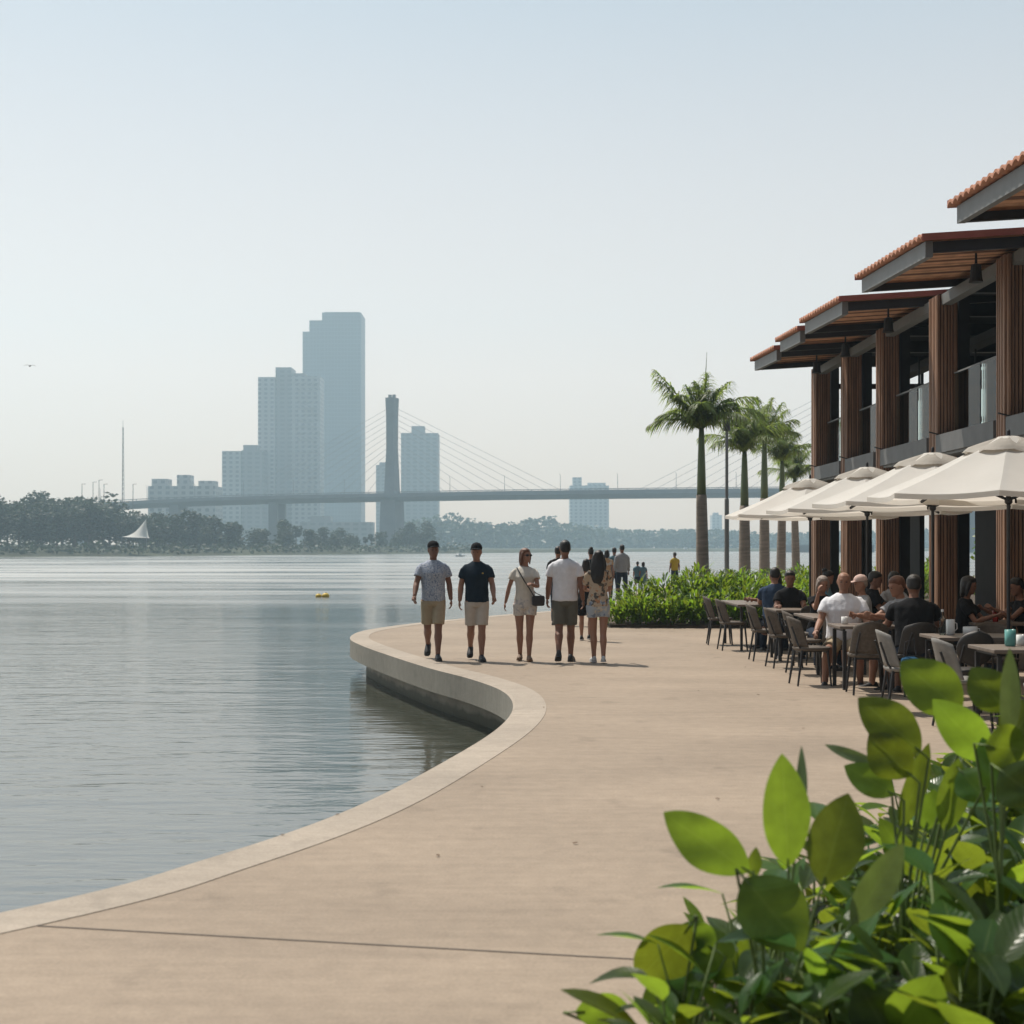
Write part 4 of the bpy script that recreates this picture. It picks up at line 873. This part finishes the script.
    # shirt
    if topm:
        b = MB()
        hem = .87 if top != 'romper' else .93
        if fem: rows = [(hem,.182,.132,.005),(.98,.172,.124,0),(1.10,.145,.112,-.008),(1.2,.152,.12,-.015),(1.30,.163,.132,-.022),(1.37,.168,.112,-.005),(1.415,.155,.094,.005),(1.445,.118,.082,.01),(1.468,.085,.072,.012)]
        else: rows = [(hem,.185,.136,.005),(.98,.183,.132,0),(1.10,.180,.130,0),(1.2,.186,.134,-.005),(1.30,.197,.140,-.012),(1.37,.203,.126,.0),(1.42,.187,.106,.005),(1.45,.145,.092,.01),(1.478,.09,.08,.012),(1.49,.078,.072,.012)]
        if seat: rows[0] = (.93,)+rows[0][1:]
        ring(b, [(z, w_*bw, dd*bw, yo) for z, w_, dd, yo in rows])
        for sd_ in (1,-1):
            sh, el, wr = J[sd_][3], J[sd_][4], J[sd_][5]; g = .84 if fem else 1
            if sleeve <= 1: b.tube([(sh+V((-sd_*.07,0,.0))+dz)*s, (sh+V((-sd_*.02,0,-.004))+dz)*s, (sh+(el-sh)*.16+dz)*s, (sh+(el-sh)*sleeve*.6+dz)*s, (sh+(el-sh)*sleeve+dz)*s], [q*s*g for q in (.045,.056,.066,.070,.074)], 14)
            else: b.tube([(sh+V((-sd_*.07,0,.0))+dz)*s, (sh+(el-sh)*.16+dz)*s, (el+dz)*s, (el+(wr-el)*.9+dz)*s], [q*s*g for q in (.045,.066,.055,.042)], 14)
        b.remesh('shirt', topm, t, .011 if not blob else .016, 3, .011)
    if botm:
        b = MB(); ring(b, [(z, w_*bw, dd*bw, yo) for z, w_, dd, yo in ((1.0,.165,.118,0),(.92,.178,.128,.004),(.84,.175,.125,.004),(.80,.12,.11,.002))])
        ext = {'shorts':.86,'short_shorts':.44,'trousers':2.0}[bottom]
        for sd_ in (1,-1):
            hj, kn, an = J[sd_][0], J[sd_][1], J[sd_][2]
            if ext <= 1: b.tube([(hj+dz)*s, (hj+(kn-hj)*ext*.5+dz)*s, (hj+(kn-hj)*ext+dz)*s], [.098*s,.099*s,(.098 if fem else .094)*s], 14)
            else: b.tube([(hj+dz)*s, (hj+(kn-hj)*.5+dz)*s, (kn+dz)*s, (kn+(an-kn)*.5+dz)*s, (an+dz)*s], [.098*s,.088*s,.07*s,.062*s,.056*s], 12)
        b.remesh('shorts' if ext <= 1 else 'trousers', botm, t, .011 if not blob else .016, 1, .005)
    # shoes
    for sd_ in (1,-1):
        hj, kn, an, d2, lg = J[sd_][0], J[sd_][1], J[sd_][2], J[sd_][7], J[sd_][8]
        lift = max(0, (an.z+dz.z-.085)); pit = R(min(55, lift*260)) if not seat else 0
        Mf = Matrix.Rotation(R(sd_*7), 3, 'Z') @ Matrix.Rotation(pit, 3, 'X'); A = (an+dz)*s; g = s*(.9 if fem else 1.02)
        b = MB(); lowz = -.082 if not seat else -.082
        prof = ((.075,.028,.055),(.06,.036,.085),(.0,.038,.095),(-.06,.042,.072),(-.12,.047,.052),(-.165,.042,.042),(-.19,.022,.03))
        b.loft([[A+Mf @ V((w_*g*x_, y*g, (lowz+.018+zz_*hh)*g)) for x_, zz_ in ((-1,0),(-.95,.5),(-.6,.95),(0,1.05),(.6,.95),(.95,.5),(1,0))] for y, w_, hh in prof])
        so_ = b.build('shoe', M[{'shoe':'shoe','sneaker':'sole','sandal':'sandal'}[shoes]], t, True)
        b = MB(); b.loft([[A+Mf @ V((w_*1.06*g*x_, y*g*1.03, (lowz+z_)*g)) for x_, z_ in ((-1,0),(-1,.022),(1,.022),(1,0))] for y, w_, hh in prof]); b.build('sole', M['shoe' if shoes == 'shoe' and not fem else 'sole' if shoes != 'sandal' else 'sandal'], so_)
    # hair
    b = MB()
    if hair != 'bald':
        b.loft([[hp(w_*cos(2*pi*k/18), dd*sin(2*pi*k/18)+yo, z) for k in range(18)] for z, w_, dd, yo in ((1.585,.05,.03,.075),(1.62,.076,.062,.05),(1.66,.082,.085,.028),(1.70,.083,.102,.012),(1.735,.070,.09,.008),(1.762,.038,.05,.006),(1.77,.012,.016,.006))])
        if hair == 'long':
            b.loft([[hp(w_*cos(2*pi*k/16), dd*sin(2*pi*k/16)+yo, z) for k in range(16)] for z, w_, dd, yo in ((1.70,.085,.08,.03),(1.64,.098,.078,.04),(1.56,.112,.066,.06),(1.46,.13,.05,.085),(1.36,.12,.042,.105),(1.28,.10,.034,.112),(1.21,.06,.02,.112))])
            for sx in (-1,1): b.tube([hp(sx*.075,-.02,1.68), hp(sx*.088,-.01,1.6), hp(sx*.10,-.02,1.5), hp(sx*.105,-.05,1.4)], [.026*s,.03*s,.032*s,.015*s], 8)
        if hair == 'bob':
            b.loft([[hp(w_*cos(2*pi*k/16), dd*sin(2*pi*k/16)+yo, z) for k in range(16)] for z, w_, dd, yo in ((1.70,.085,.08,.03),(1.62,.092,.07,.04),(1.54,.09,.05,.05),(1.47,.07,.035,.055))])
            for sx in (-1,1): b.tube([hp(sx*.072,-.03,1.69), hp(sx*.086,-.015,1.6), hp(sx*.088,-.005,1.49)], [.022*s,.025*s,.012*s], 8)
        if hair == 'bun': b.ell(hp(0,.085,1.76), (.05*s,.05*s,.045*s), 10, 8)
        b.remesh('hair', M[hairm], t, .009 if not blob else .014, 1, .012 if hair == 'long' else .005)
    if cap is not None:
        b = MB(); b.loft([[hp(w_*cos(2*pi*k/18), dd*sin(2*pi*k/18)+yo, z) for k in range(18)] for z, w_, dd, yo in ((1.685,.088,.110,.008),(1.70,.089,.111,.008),(1.735,.082,.10,.008),(1.768,.058,.07,.008),(1.785,.015,.02,.008))])
        b.loft([[hp(x*.07, -.09-q, 1.694+.012*(1-x*x)+zz_-q*.12) for x, zz_ in ((-1,0),(-.5,0),(0,0),(.5,0),(1,0),(1,-.008),(0,-.008),(-1,-.008))] for q in (0,.03,.06)]+[[hp(x*.045, -.165, 1.690+.008*(1-x*x)+zz_) for x, zz_ in ((-1,0),(-.5,0),(0,0),(.5,0),(1,0),(1,-.008),(0,-.008),(-1,-.008))]])
        b.build('cap', cap, t, True)
    if not blob:
        if glasses:
            b = MB()
            for sx in (-1,1): b.ell(hp(sx*.034,-.098,1.645), (.027*s,.007*s,.019*s), 10, 6); b.bar(hp(sx*.06,-.09,1.648), hp(sx*.078,.0,1.648), .005, .008)
            b.bar(hp(-.012,-.103,1.65), hp(.012,-.103,1.65), .005, .006); b.build('sunglasses', M['black_metal'], t, True)
        else:
            for sx in (-1,1):
                b = MB(); b.ell(hp(sx*.032,-.091,1.642), (.012*s,.006*s,.006*s), 8, 6); b.build('eye', M['shoe'], t, True)
    t['_'] = 0; del t['_']
    return t, J, dz, s, T, hp
WG = 'five people strolling on the promenade'
C_ = dict(speck=print_mat('speckled_tee', (.36,.40,.48), (.18,.22,.32), (.55,.55,.58), 45, .56, .58), navy=cloth('navy_polo', (.012,.022,.035)), white=cloth('white_tee', (.70,.70,.74)), cream=cloth('cream_top', (.58,.54,.48)),
          khaki=cloth('khaki_shorts', (.40,.32,.22)), stone=cloth('stone_shorts', (.50,.44,.38)), olive=cloth('olive_shorts', (.12,.115,.095)), floral=print_mat('floral_blouse', (.45,.36,.27), (.10,.09,.08), (.42,.22,.12), 16),
          denim=print_mat('printed_denim', (.34,.38,.43), (.50,.47,.42), (.16,.20,.27), 12), printw=print_mat('printed_cream_shorts', (.55,.51,.47), (.38,.37,.38), (.62,.58,.52), 22), cap=cloth('dark_cap', (.012,.012,.014)),
          black=cloth('black_shirt', (.012,.012,.014)), grey=cloth('grey_shirt', (.30,.30,.31)), yellow=cloth('yellow_shirt', (.42,.30,.03)), blue=cloth('dark_blue_shirt', (.03,.05,.09)), pale=cloth('pale_blue_shirt', (.36,.43,.55)),
          jeans=cloth('dark_jeans', (.025,.035,.055)), teal=cloth('teal_top', (.10,.17,.20)), pink=cloth('pale_pink_cap', (.55,.40,.36)), orange=print_mat('orange_print', (.50,.30,.16), (.55,.5,.45), (.2,.12,.1), 10))
m1 = person((-1.17,21.1,0), 3, 'man in speckled blue-grey tee, khaki shorts and dark cap, walking toward us nearest the kerb', 1.72, legs=((9,-2,4),(-14,-1,34)), arms=((-10,14,24,8),(14,16,28,10)), turn=14, cap=C_['cap'], topm=C_['speck'], botm=C_['khaki'], skin='skin_d', group=WG)
b = MB(); 
m2 = person((-.52,20.95,0), 4, 'man in navy polo, stone shorts and dark cap, second from the kerb', 1.69, legs=((6,-2,3),(-10,-1,34)), arms=((14,13,30,10),(-10,13,22,8)), turn=-12, nod=4, cap=C_['cap'], topm=C_['navy'], botm=C_['stone'], skin='skin', group=WG)
def collar(pr, m):
    t, J, dz, s, T, hp = pr; b = MB(); rg = []
    for z, w_, dd in ((1.462,.088,.078),(1.498,.074,.070),(1.50,.066,.062),(1.47,.066,.06)): rg.append([T((w_*cos(2*pi*k/20), dd*sin(2*pi*k/20)+.008, z-.02*(sin(2*pi*k/20) < -.5)))+dz*s for k in range(20)])
    b.loft(rg, cap=False); b.build('collar', m, t, True)
collar(m2, C_['navy'])
M['gold'] = mat('gold_thread', (.5,.36,.08), .5)
t_, J_, dz_, s_, T_, hp_ = m2; b = MB(); b.ell(T_((.085,-.142,1.315))+dz_*s_, (.014,.004,.010), 10, 6); b.build('chest_emblem', M['gold'], t_)
w3 = person((.19,20.9,0), 0, 'woman in cream top and printed shorts with sunglasses and a black crossbody bag, facing us', 1.63, True, legs=((4,-3,3),(-5,-2,10)), arms=((28,8,72,30),(0,19,8,6)), turn=38, hair='bob', hairm='hair_b', topm=C_['cream'], top='romper', bottom='short_shorts', botm=C_['printw'], shoes='sandal', glasses=True, skin='skin', group=WG, sleeve=.55)
m4 = person((.775,20.8,0), 176, 'man in white T-shirt and dark shorts with his back to us', 1.74, legs=((-9,-1,26),(7,-1,4)), arms=((6,12,14,6),(-4,12,16,6)), turn=10, topm=C_['white'], botm=C_['olive'], skin='skin_d', group=WG, bw=1.03)
w5 = person((1.25,20.6,0), 183, 'woman with long dark hair in floral blouse and pale shorts beside the man in white', 1.60, True, legs=((4,-3,3),(-5,-3,10)), arms=((22,10,60,24),(20,8,62,22)), turn=-18, hair='long', topm=C_['floral'], bottom='short_shorts', botm=C_['denim'], shoes='sneaker', skin='skin', group=WG, sleeve=.75)
# the crossbody bag hangs from her shoulder: a thing of its own
t = thing('crossbody_bag', (.19,20.9,0), 'small black crossbody bag on the hip of the woman in cream', 'bag'); b = MB(); g = 1.63/1.75
b.loft([[V((.195+x*.095*k_, -.15+y*.04*k_, z)) for x, y in ((-1,-.5),(-.8,-1),(.8,-1),(1,-.5),(1,.5),(.8,1),(-.8,1),(-1,.5))] for z, k_ in ((.82,.75),(.835,.95),(.90,1),(.955,.98),(.97,.8))]); b.build('pouch', M['shoe'], t, True, bevel=.008)
b = MB(); pts = [V((.13,-.155,.96)), V((.06,-.165,1.08)), V((-.02,-.168,1.2)), V((-.085,-.14,1.32)), V((-.115,-.07,1.372)), V((-.12,.0,1.375)), V((-.10,.09,1.31)), V((.02,.135,1.15)), V((.16,.11,1.0)), V((.235,-.02,.97)), V((.25,-.13,.955))]
b.tube(pts, .009, 6); b.build('strap', M['shoe'], t)
b = MB(); b.box((.12,-.2,.9), (.27,-.192,.968)); b.build('flap', M['cap_black'] if 'cap_black' in M else M['shoe'], t, bevel=.004)
# second group farther along the promenade
far = dict(fine=.012, blob=True)
person((.99,30.5,0), 170, 'dark-haired man in black, head just showing beside the shoulder of the man in white', 1.66, hair='short', topm=C_['black'], botm=C_['jeans'], bottom='trousers', **far)
person((1.33,25.5,0), 165, 'dark-haired girl in black between the man in white and the long-haired woman', 1.44, True, hair='bob', topm=C_['black'], botm=C_['black'], **far)
person((1.94,35,0), 185, 'person with a dark bun, head showing above the long-haired woman', 1.62, True, hair='bun', topm=C_['black'], botm=C_['jeans'], bottom='trousers', **far)
person((3.48,45,0), 190, 'tall man in loose grey long-sleeved shirt walking away past the shrubs', 1.72, topm=C_['grey'], botm=C_['jeans'], bottom='trousers', arms=((-8,12,10,4),(6,10,14,4)), legs=((8,2,4),(-8,2,14)), sleeve=1.5, skin='skin_d', **far)
person((2.95,44.2,0), 170, 'woman in an orange printed dress half hidden beside the man in grey', 1.56, True, hair='bob', topm=C_['orange'], botm=C_['orange'], **far)
person((3.28,45.6,0), 175, 'dark-haired person in grey-blue close beside the man in the loose grey shirt', 1.63, hair='short', topm=C_['teal'], botm=C_['jeans'], bottom='trousers', **far)
person((4.80,52,0), 180, 'small child in teal at the water edge, nearer the palm of two', 1.12, True, hair='bob', topm=C_['teal'], botm=C_['teal'], **far)
person((4.60,52.1,0), 170, 'small child in grey-blue at the water edge, farther from the palm of two', 1.13, hair='short', topm=C_['teal'], botm=C_['jeans'], **far)
person((6.52,57,0), 200, 'person in a yellow shirt standing alone behind the shrubs left of the palm', 1.44, topm=C_['yellow'], botm=C_['jeans'], bottom='trousers', skin='skin_d', **far)
# people seated on the terrace (facing: 0 looks to us, 90 looks to +X, -90 to the river)
SL = ((84,8,84),(82,9,80)); SA = ((34,8,58,8),(30,8,62,10))
se = dict(seat=1, fine=.010, legs=SL)
person((4.14,17.75,0), -12, 'balding heavy man in white T-shirt sitting at the small table, facing us', 1.76, hair='bald', topm=C_['white'], botm=C_['khaki'], legs=((76,10,92),(80,14,76)), arms=((22,14,48,10),(20,16,40,4)), lean=4, skin='skin', bw=1.18, **{k: v for k, v in se.items() if k != 'legs'})
person((4.80,17.08,0), -75, 'man in grey T-shirt and pale shorts leaning on the small table, reddish short hair', 1.74, lean=16, hairm='hair_b', topm=C_['grey'], botm=C_['pale'], arms=((50,10,40,8),(46,10,44,10)), skin='skin', **se)
person((4.55,16.10,0), 165, 'broad dark-haired man in a black shirt seated with his back to us', 1.76, lean=10, topm=C_['black'], botm=C_['jeans'], arms=((30,18,52,10),(34,16,56,8)), skin='skin_d', bw=1.15, **se)
person((4.36,20.25,0), 10, 'woman with light brown hair resting her head on her hand behind the man in white', 1.66, True, lean=14, hair='bob', hairm='hair_g', topm=C_['black'], botm=C_['jeans'], bottom='trousers', arms=((40,10,95,12),(56,6,96,8)), **se)
person((4.88,19.55,0), -80, 'person in pale pink cap and grey top behind the man in white', 1.66, True, lean=8, cap=C_['pink'], hairm='hair_g', topm=C_['grey'], botm=C_['khaki'], arms=SA, **se)
person((4.2,22.7,0), 172, 'broad person in dark blue shirt, back to us, at the long end table', 1.74, lean=8, topm=C_['blue'], botm=C_['jeans'], bottom='trousers', arms=SA, bw=1.1, **se)
person((4.56,23.75,0), -88, 'person in a pale blue shirt seated in profile at the long end table', 1.70, True, lean=14, hair='bob', topm=C_['pale'], botm=C_['jeans'], bottom='trousers', arms=((40,8,50,8),(38,8,50,8)), **se)
person((5.60,17.75,0), 60, 'person in black with short dark hair on the promenade side of the shaded table', 1.70, True, lean=8, hair='bob', topm=C_['black'], botm=C_['jeans'], bottom='trousers', arms=((36,8,70,14),(34,8,72,14)), skin='skin_d', **se)
person((6.50,17.8,0), -85, 'bare-armed person in black leaning over the shaded table from the column side', 1.70, True, lean=16, hair='short', topm=C_['black'], botm=C_['jeans'], bottom='trousers', arms=((44,8,66,14),(40,8,70,14)), skin='skin_d', sleeve=.3, **se)

person((5.24,20.9,0), 70, 'dark-haired diner in black by the columns, behind the pink cap', 1.70, lean=8, topm=C_['black'], botm=C_['jeans'], bottom='trousers', arms=SA, skin='skin_d', **se)
person((5.75,21.55,0), 5, 'diner in a grey shirt by the columns, facing us from the shade', 1.70, True, lean=10, hair='bob', topm=C_['grey'], botm=C_['jeans'], bottom='trousers', arms=SA, **se)
person((5.15,23.6,0), 80, 'diner in a teal top near the end column, in profile', 1.66, True, lean=8, hair='bun', topm=C_['teal'], botm=C_['jeans'], bottom='trousers', arms=SA, **se)
person((4.28,21.92,0), -8, 'dark-haired diner in black facing us behind the small far table', 1.70, lean=8, topm=C_['black'], botm=C_['jeans'], bottom='trousers', arms=SA, skin='skin_d', **se)

# ------------------------------------------------------------------ planting in front: soil, big leaves, low plants
random.seed(77)
BE = [(-.1,2.2),(.05,3.6),(.42,4.75),(1.05,6.0),(2.0,7.7),(2.9,9.3),(3.9,11.2)]      # edge of the bed
BEc = spline([(x,y,0) for x,y in BE], 6)
b = MB(); n = len(BEc)
b.add([V((p.x,p.y,.006)) for p in BEc]+[V((p.x+.12,p.y,.05+.03*noise.noise(p*3))) for p in BEc]+[V((12,p.y,.09)) for p in BEc], [(i, n+i, n+i+1, i+1) for i in range(n-1)]+[(n+i, 2*n+i, 2*n+i+1, n+i+1) for i in range(n-1)])
tag(b.build('front_planting_soil', M['soil']), kind='structure')
def edge(y):
    for p, q in zip(BEc, BEc[1:]):
        if q.y >= y: return p.x+(q.x-p.x)*(y-p.y)/(q.y-p.y)
    return BEc[-1].x
def cover():                                     # ground cover nobody could count
    b = MB()
    for k in range(5200):
        y = 3.2+7.8*random.random()**1.1; x = edge(y)+.16+random.random()**1.3*min(3.2, .32*y+.9); z = random.uniform(.05,.17)
        a = random.uniform(0,6.3); L_ = random.uniform(.035,.085)
        b.leaf((x,y,z), (cos(a),sin(a),random.uniform(-.1,.9)), (random.gauss(0,.4),random.gauss(0,.4),1), L_, L_*random.uniform(.4,.6), .4, .2, 3)
    tag(b.build('ground_cover', M['leaf']), 'low leafy ground cover filling the bed under the big leaves', 'ground cover', kind='stuff')
cover()
def low_plant(kind, seed):
    random.seed(seed); t = thing('leafy_plant', (0,0,0), 'x', 'plant'); b = MB(); st = MB()
    n = (9,12,8,14)[kind]; hh = (.34,.26,.42,.30)[kind]; ll = (.16,.12,.19,.14)[kind]; wr_ = (.5,.55,.42,.34)[kind]
    for k in range(n):
        a = k*2.4+random.uniform(-.4,.4); r = random.uniform(.03,.12); z = hh*random.uniform(.35,1); p0 = V((random.uniform(-.03,.03),random.uniform(-.03,.03),-.02)); p1 = V((cos(a)*r, sin(a)*r, z))
        st.tube([p0, p0.lerp(p1,.5)+V((0,0,.03)), p1], [.005,.004,.003], 5)
        el = random.uniform(.1,1.1); L_ = ll*random.uniform(.7,1.25)
        b.leaf(p1, (cos(a)*cos(el), sin(a)*cos(el), sin(el)), (-cos(a)*sin(el)+random.gauss(0,.3), -sin(a)*sin(el)+random.gauss(0,.3), cos(el)), L_, L_*wr_*random.uniform(.85,1.15), random.uniform(.15,.6), .2, 6, .15)
    b.build('leaves', M['leaf' if kind != 1 else 'leaf2'], t, True); st.build('stems', M['stem'], t, True); return t
LP = [low_plant(k, 300+k) for k in range(4)]; lpu = set(); random.seed(5)
GR = (('knee-high plant with mid-green oval leaves in the front bed','oval-leaved plants in the front bed'),('low plant with pale grey-green leaves in the front bed','pale-leaved plants in the front bed'),('taller plant with long dark green leaves in the front bed','long-leaved plants in the front bed'),('bushy plant with many narrow leaves in the front bed','narrow-leaved plants in the front bed'))
cnt = 0; tries = 0; pts = []
while cnt < 215 and tries < 6000:
    tries += 1
    y = 3.9+6.8*random.random(); x = edge(y)+.27+random.random()**1.2*min(2.9, .30*y+.5)
    if x > .40*y+.35 or any((x-p)**2+(y-q)**2 < .15**2 for p, q in pts): continue
    k = random.choice((0,0,1,2,3,3)); pts.append((x,y)); cnt += 1; sc = random.uniform(.7,1.15)*(1+.35*min(1, (x-edge(y))/1.2))
    if k not in lpu: lpu.add(k); o = LP[k]; o.location = (x,y,.08); o.rotation_euler.z = random.uniform(0,6); o.scale = (sc,)*3; o['label'] = GR[k][0]; o['group'] = GR[k][1]
    else: dup(LP[k], (x,y,.08), random.uniform(0,6), GR[k][0], GR[k][1], sc)
def big_plant(label, Y, foot, leaves):           # leaves: (tip x, tip y, base x, base y, width px, depth shift, tilt, droop, material)
    f_ = at(foot, 1000, Y); f_.z = .06; t = thing('broad_leaf_plant', (f_.x,Y,.06), label, 'plant'); f0 = V((f_.x,Y,.06)); stem = MB()
    for (tx, ty, bx, by, wpx, dy, tilt, droop, mm) in leaves:
        B = at(bx, by, Y+dy); Tp = at(tx, ty, Y+dy*1.0+tilt); d = Tp-B; L_ = d.length*1.03; view = (V((0,0,H))-B).normalized()
        nrm = (view+V((random.uniform(-.1,.4),0,random.uniform(-.55,.12))))
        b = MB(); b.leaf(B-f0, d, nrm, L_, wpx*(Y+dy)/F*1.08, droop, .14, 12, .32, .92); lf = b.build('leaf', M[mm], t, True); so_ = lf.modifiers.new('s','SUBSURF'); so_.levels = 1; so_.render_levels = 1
        p = B-f0; q = V((random.uniform(-.03,.03), random.uniform(-.03,.03), -.03)); stem.tube([q, q.lerp(p,.45)+V((p.x*-.12,0,.05*p.length)), p.lerp(p-d.normalized()*.05, .7), p, p+d.normalized()*.03], [.006,.0055,.0045,.004,.0025], 7)
    stem.build('stems', M['stem'], t, True); return t
big_plant('tall plant with three big oval leaves held up against the pale paving', 4.2, 770, [(664,815,750,872,50,0,.05,.1,'leaf'),(783,757,788,868,46,.05,-.03,.05,'leaf'),(849,795,822,886,54,.02,.05,.08,'leaf'),(804,948,744,878,66,-.05,-.12,.25,'leaf'),(757,848,752,880,14,.1,.0,.2,'leaf'),(808,742,797,835,12,.12,.1,.3,'leaf2'),(905,846,850,925,36,-.1,.0,.1,'leaf2')])
big_plant('plant with yellow-green round leaves at the outer corner of the bed', 4.35, 680, [(682,925,716,950,34,.0,.04,.1,'leaf'),(640,985,690,925,58,.0,.0,.3,'leaf'),(630,1010,575,1012,34,-.1,.0,.5,'leaf'),(730,985,700,925,40,.05,-.1,.3,'leaf'),(690,1030,655,975,60,.05,-.1,.2,'leaf'),(755,930,735,975,22,.1,.0,.1,'leaf')])
big_plant('tall plant with broad translucent leaves reaching up in front of the chairs', 5.0, 905, [(860,698,921,752,44,0,.05,.12,'leaf'),(868,736,912,776,46,-.05,.05,.15,'leaf'),(845,765,895,795,30,.0,.05,.2,'leaf'),(902,662,962,712,50,.1,.06,.1,'leaf'),(960,760,945,832,30,.0,.0,.1,'leaf'),(985,800,960,770,34,.0,-.1,.3,'leaf'),(820,745,880,765,11,.1,.1,.4,'leaf2'),(940,705,990,760,40,-.1,-.1,.3,'leaf'),(935,790,925,830,26,.1,.0,.1,'leaf'),(930,745,900,830,22,.05,.0,.1,'leaf')])
big_plant('plant with upright glossy leaves at the picture edge beside the chairs', 4.7, 1000, [(972,668,1006,712,40,.1,.05,.1,'leaf'),(1012,650,1008,745,20,.0,.0,.1,'leaf2'),(1030,752,985,745,48,.0,-.05,.3,'leaf'),(1040,700,1005,745,44,.1,.05,.2,'leaf'),(1040,800,1000,770,50,-.1,-.1,.3,'leaf'),(985,735,1000,800,30,.0,.1,.2,'leaf')])
big_plant('lower plant with dark broad leaves near the bottom of the bed', 4.0, 900, [(940,985,895,1030,60,0,-.1,.3,'leaf'),(860,985,890,1040,50,.0,.0,.3,'leaf'),(795,1000,760,1040,46,.1,.0,.3,'leaf'),(990,960,955,1010,54,.1,.0,.3,'leaf'),(1020,930,1000,1000,40,.2,.0,.2,'leaf2')])
big_plant('plant with dark hanging leaves in the middle of the bed', 5.3, 960, [(905,850,950,880,40,0,-.1,.3,'leaf'),(985,880,955,900,44,.0,-.1,.3,'leaf'),(930,930,955,890,46,-.05,-.15,.4,'leaf'),(1010,850,980,900,40,.1,.0,.2,'leaf'),(880,820,920,880,26,.1,.0,.2,'leaf')])

# dry leaves and grit lying on the paving
M['dry'] = mat('dry_leaf', (.13,.075,.04), .8, .2); random.seed(12)
for k in range(12):
    x, y = random.choice(((random.uniform(-.5,3.2), random.uniform(8,24)), (random.uniform(1.5,3.3), random.uniform(12,20)), (random.uniform(-1.5,.6), random.uniform(5.6,10))))
    if x < -1.2 and y < 8: continue
    a = random.uniform(0,6.3); b = MB(); L_ = random.uniform(.018,.035)
    b.leaf((0,0,.004), (cos(a),sin(a),.05), (0,0,1), L_, L_*.6, -.1, .2, 4)
    o = b.build('dry_leaf', M['dry'], None, True, loc=(x,y,.005)); o.modifiers.new('t','SOLIDIFY').thickness = .002
    tag(o, 'small dry leaf lying on the pale paving', 'leaf', 'dry leaves on the paving')
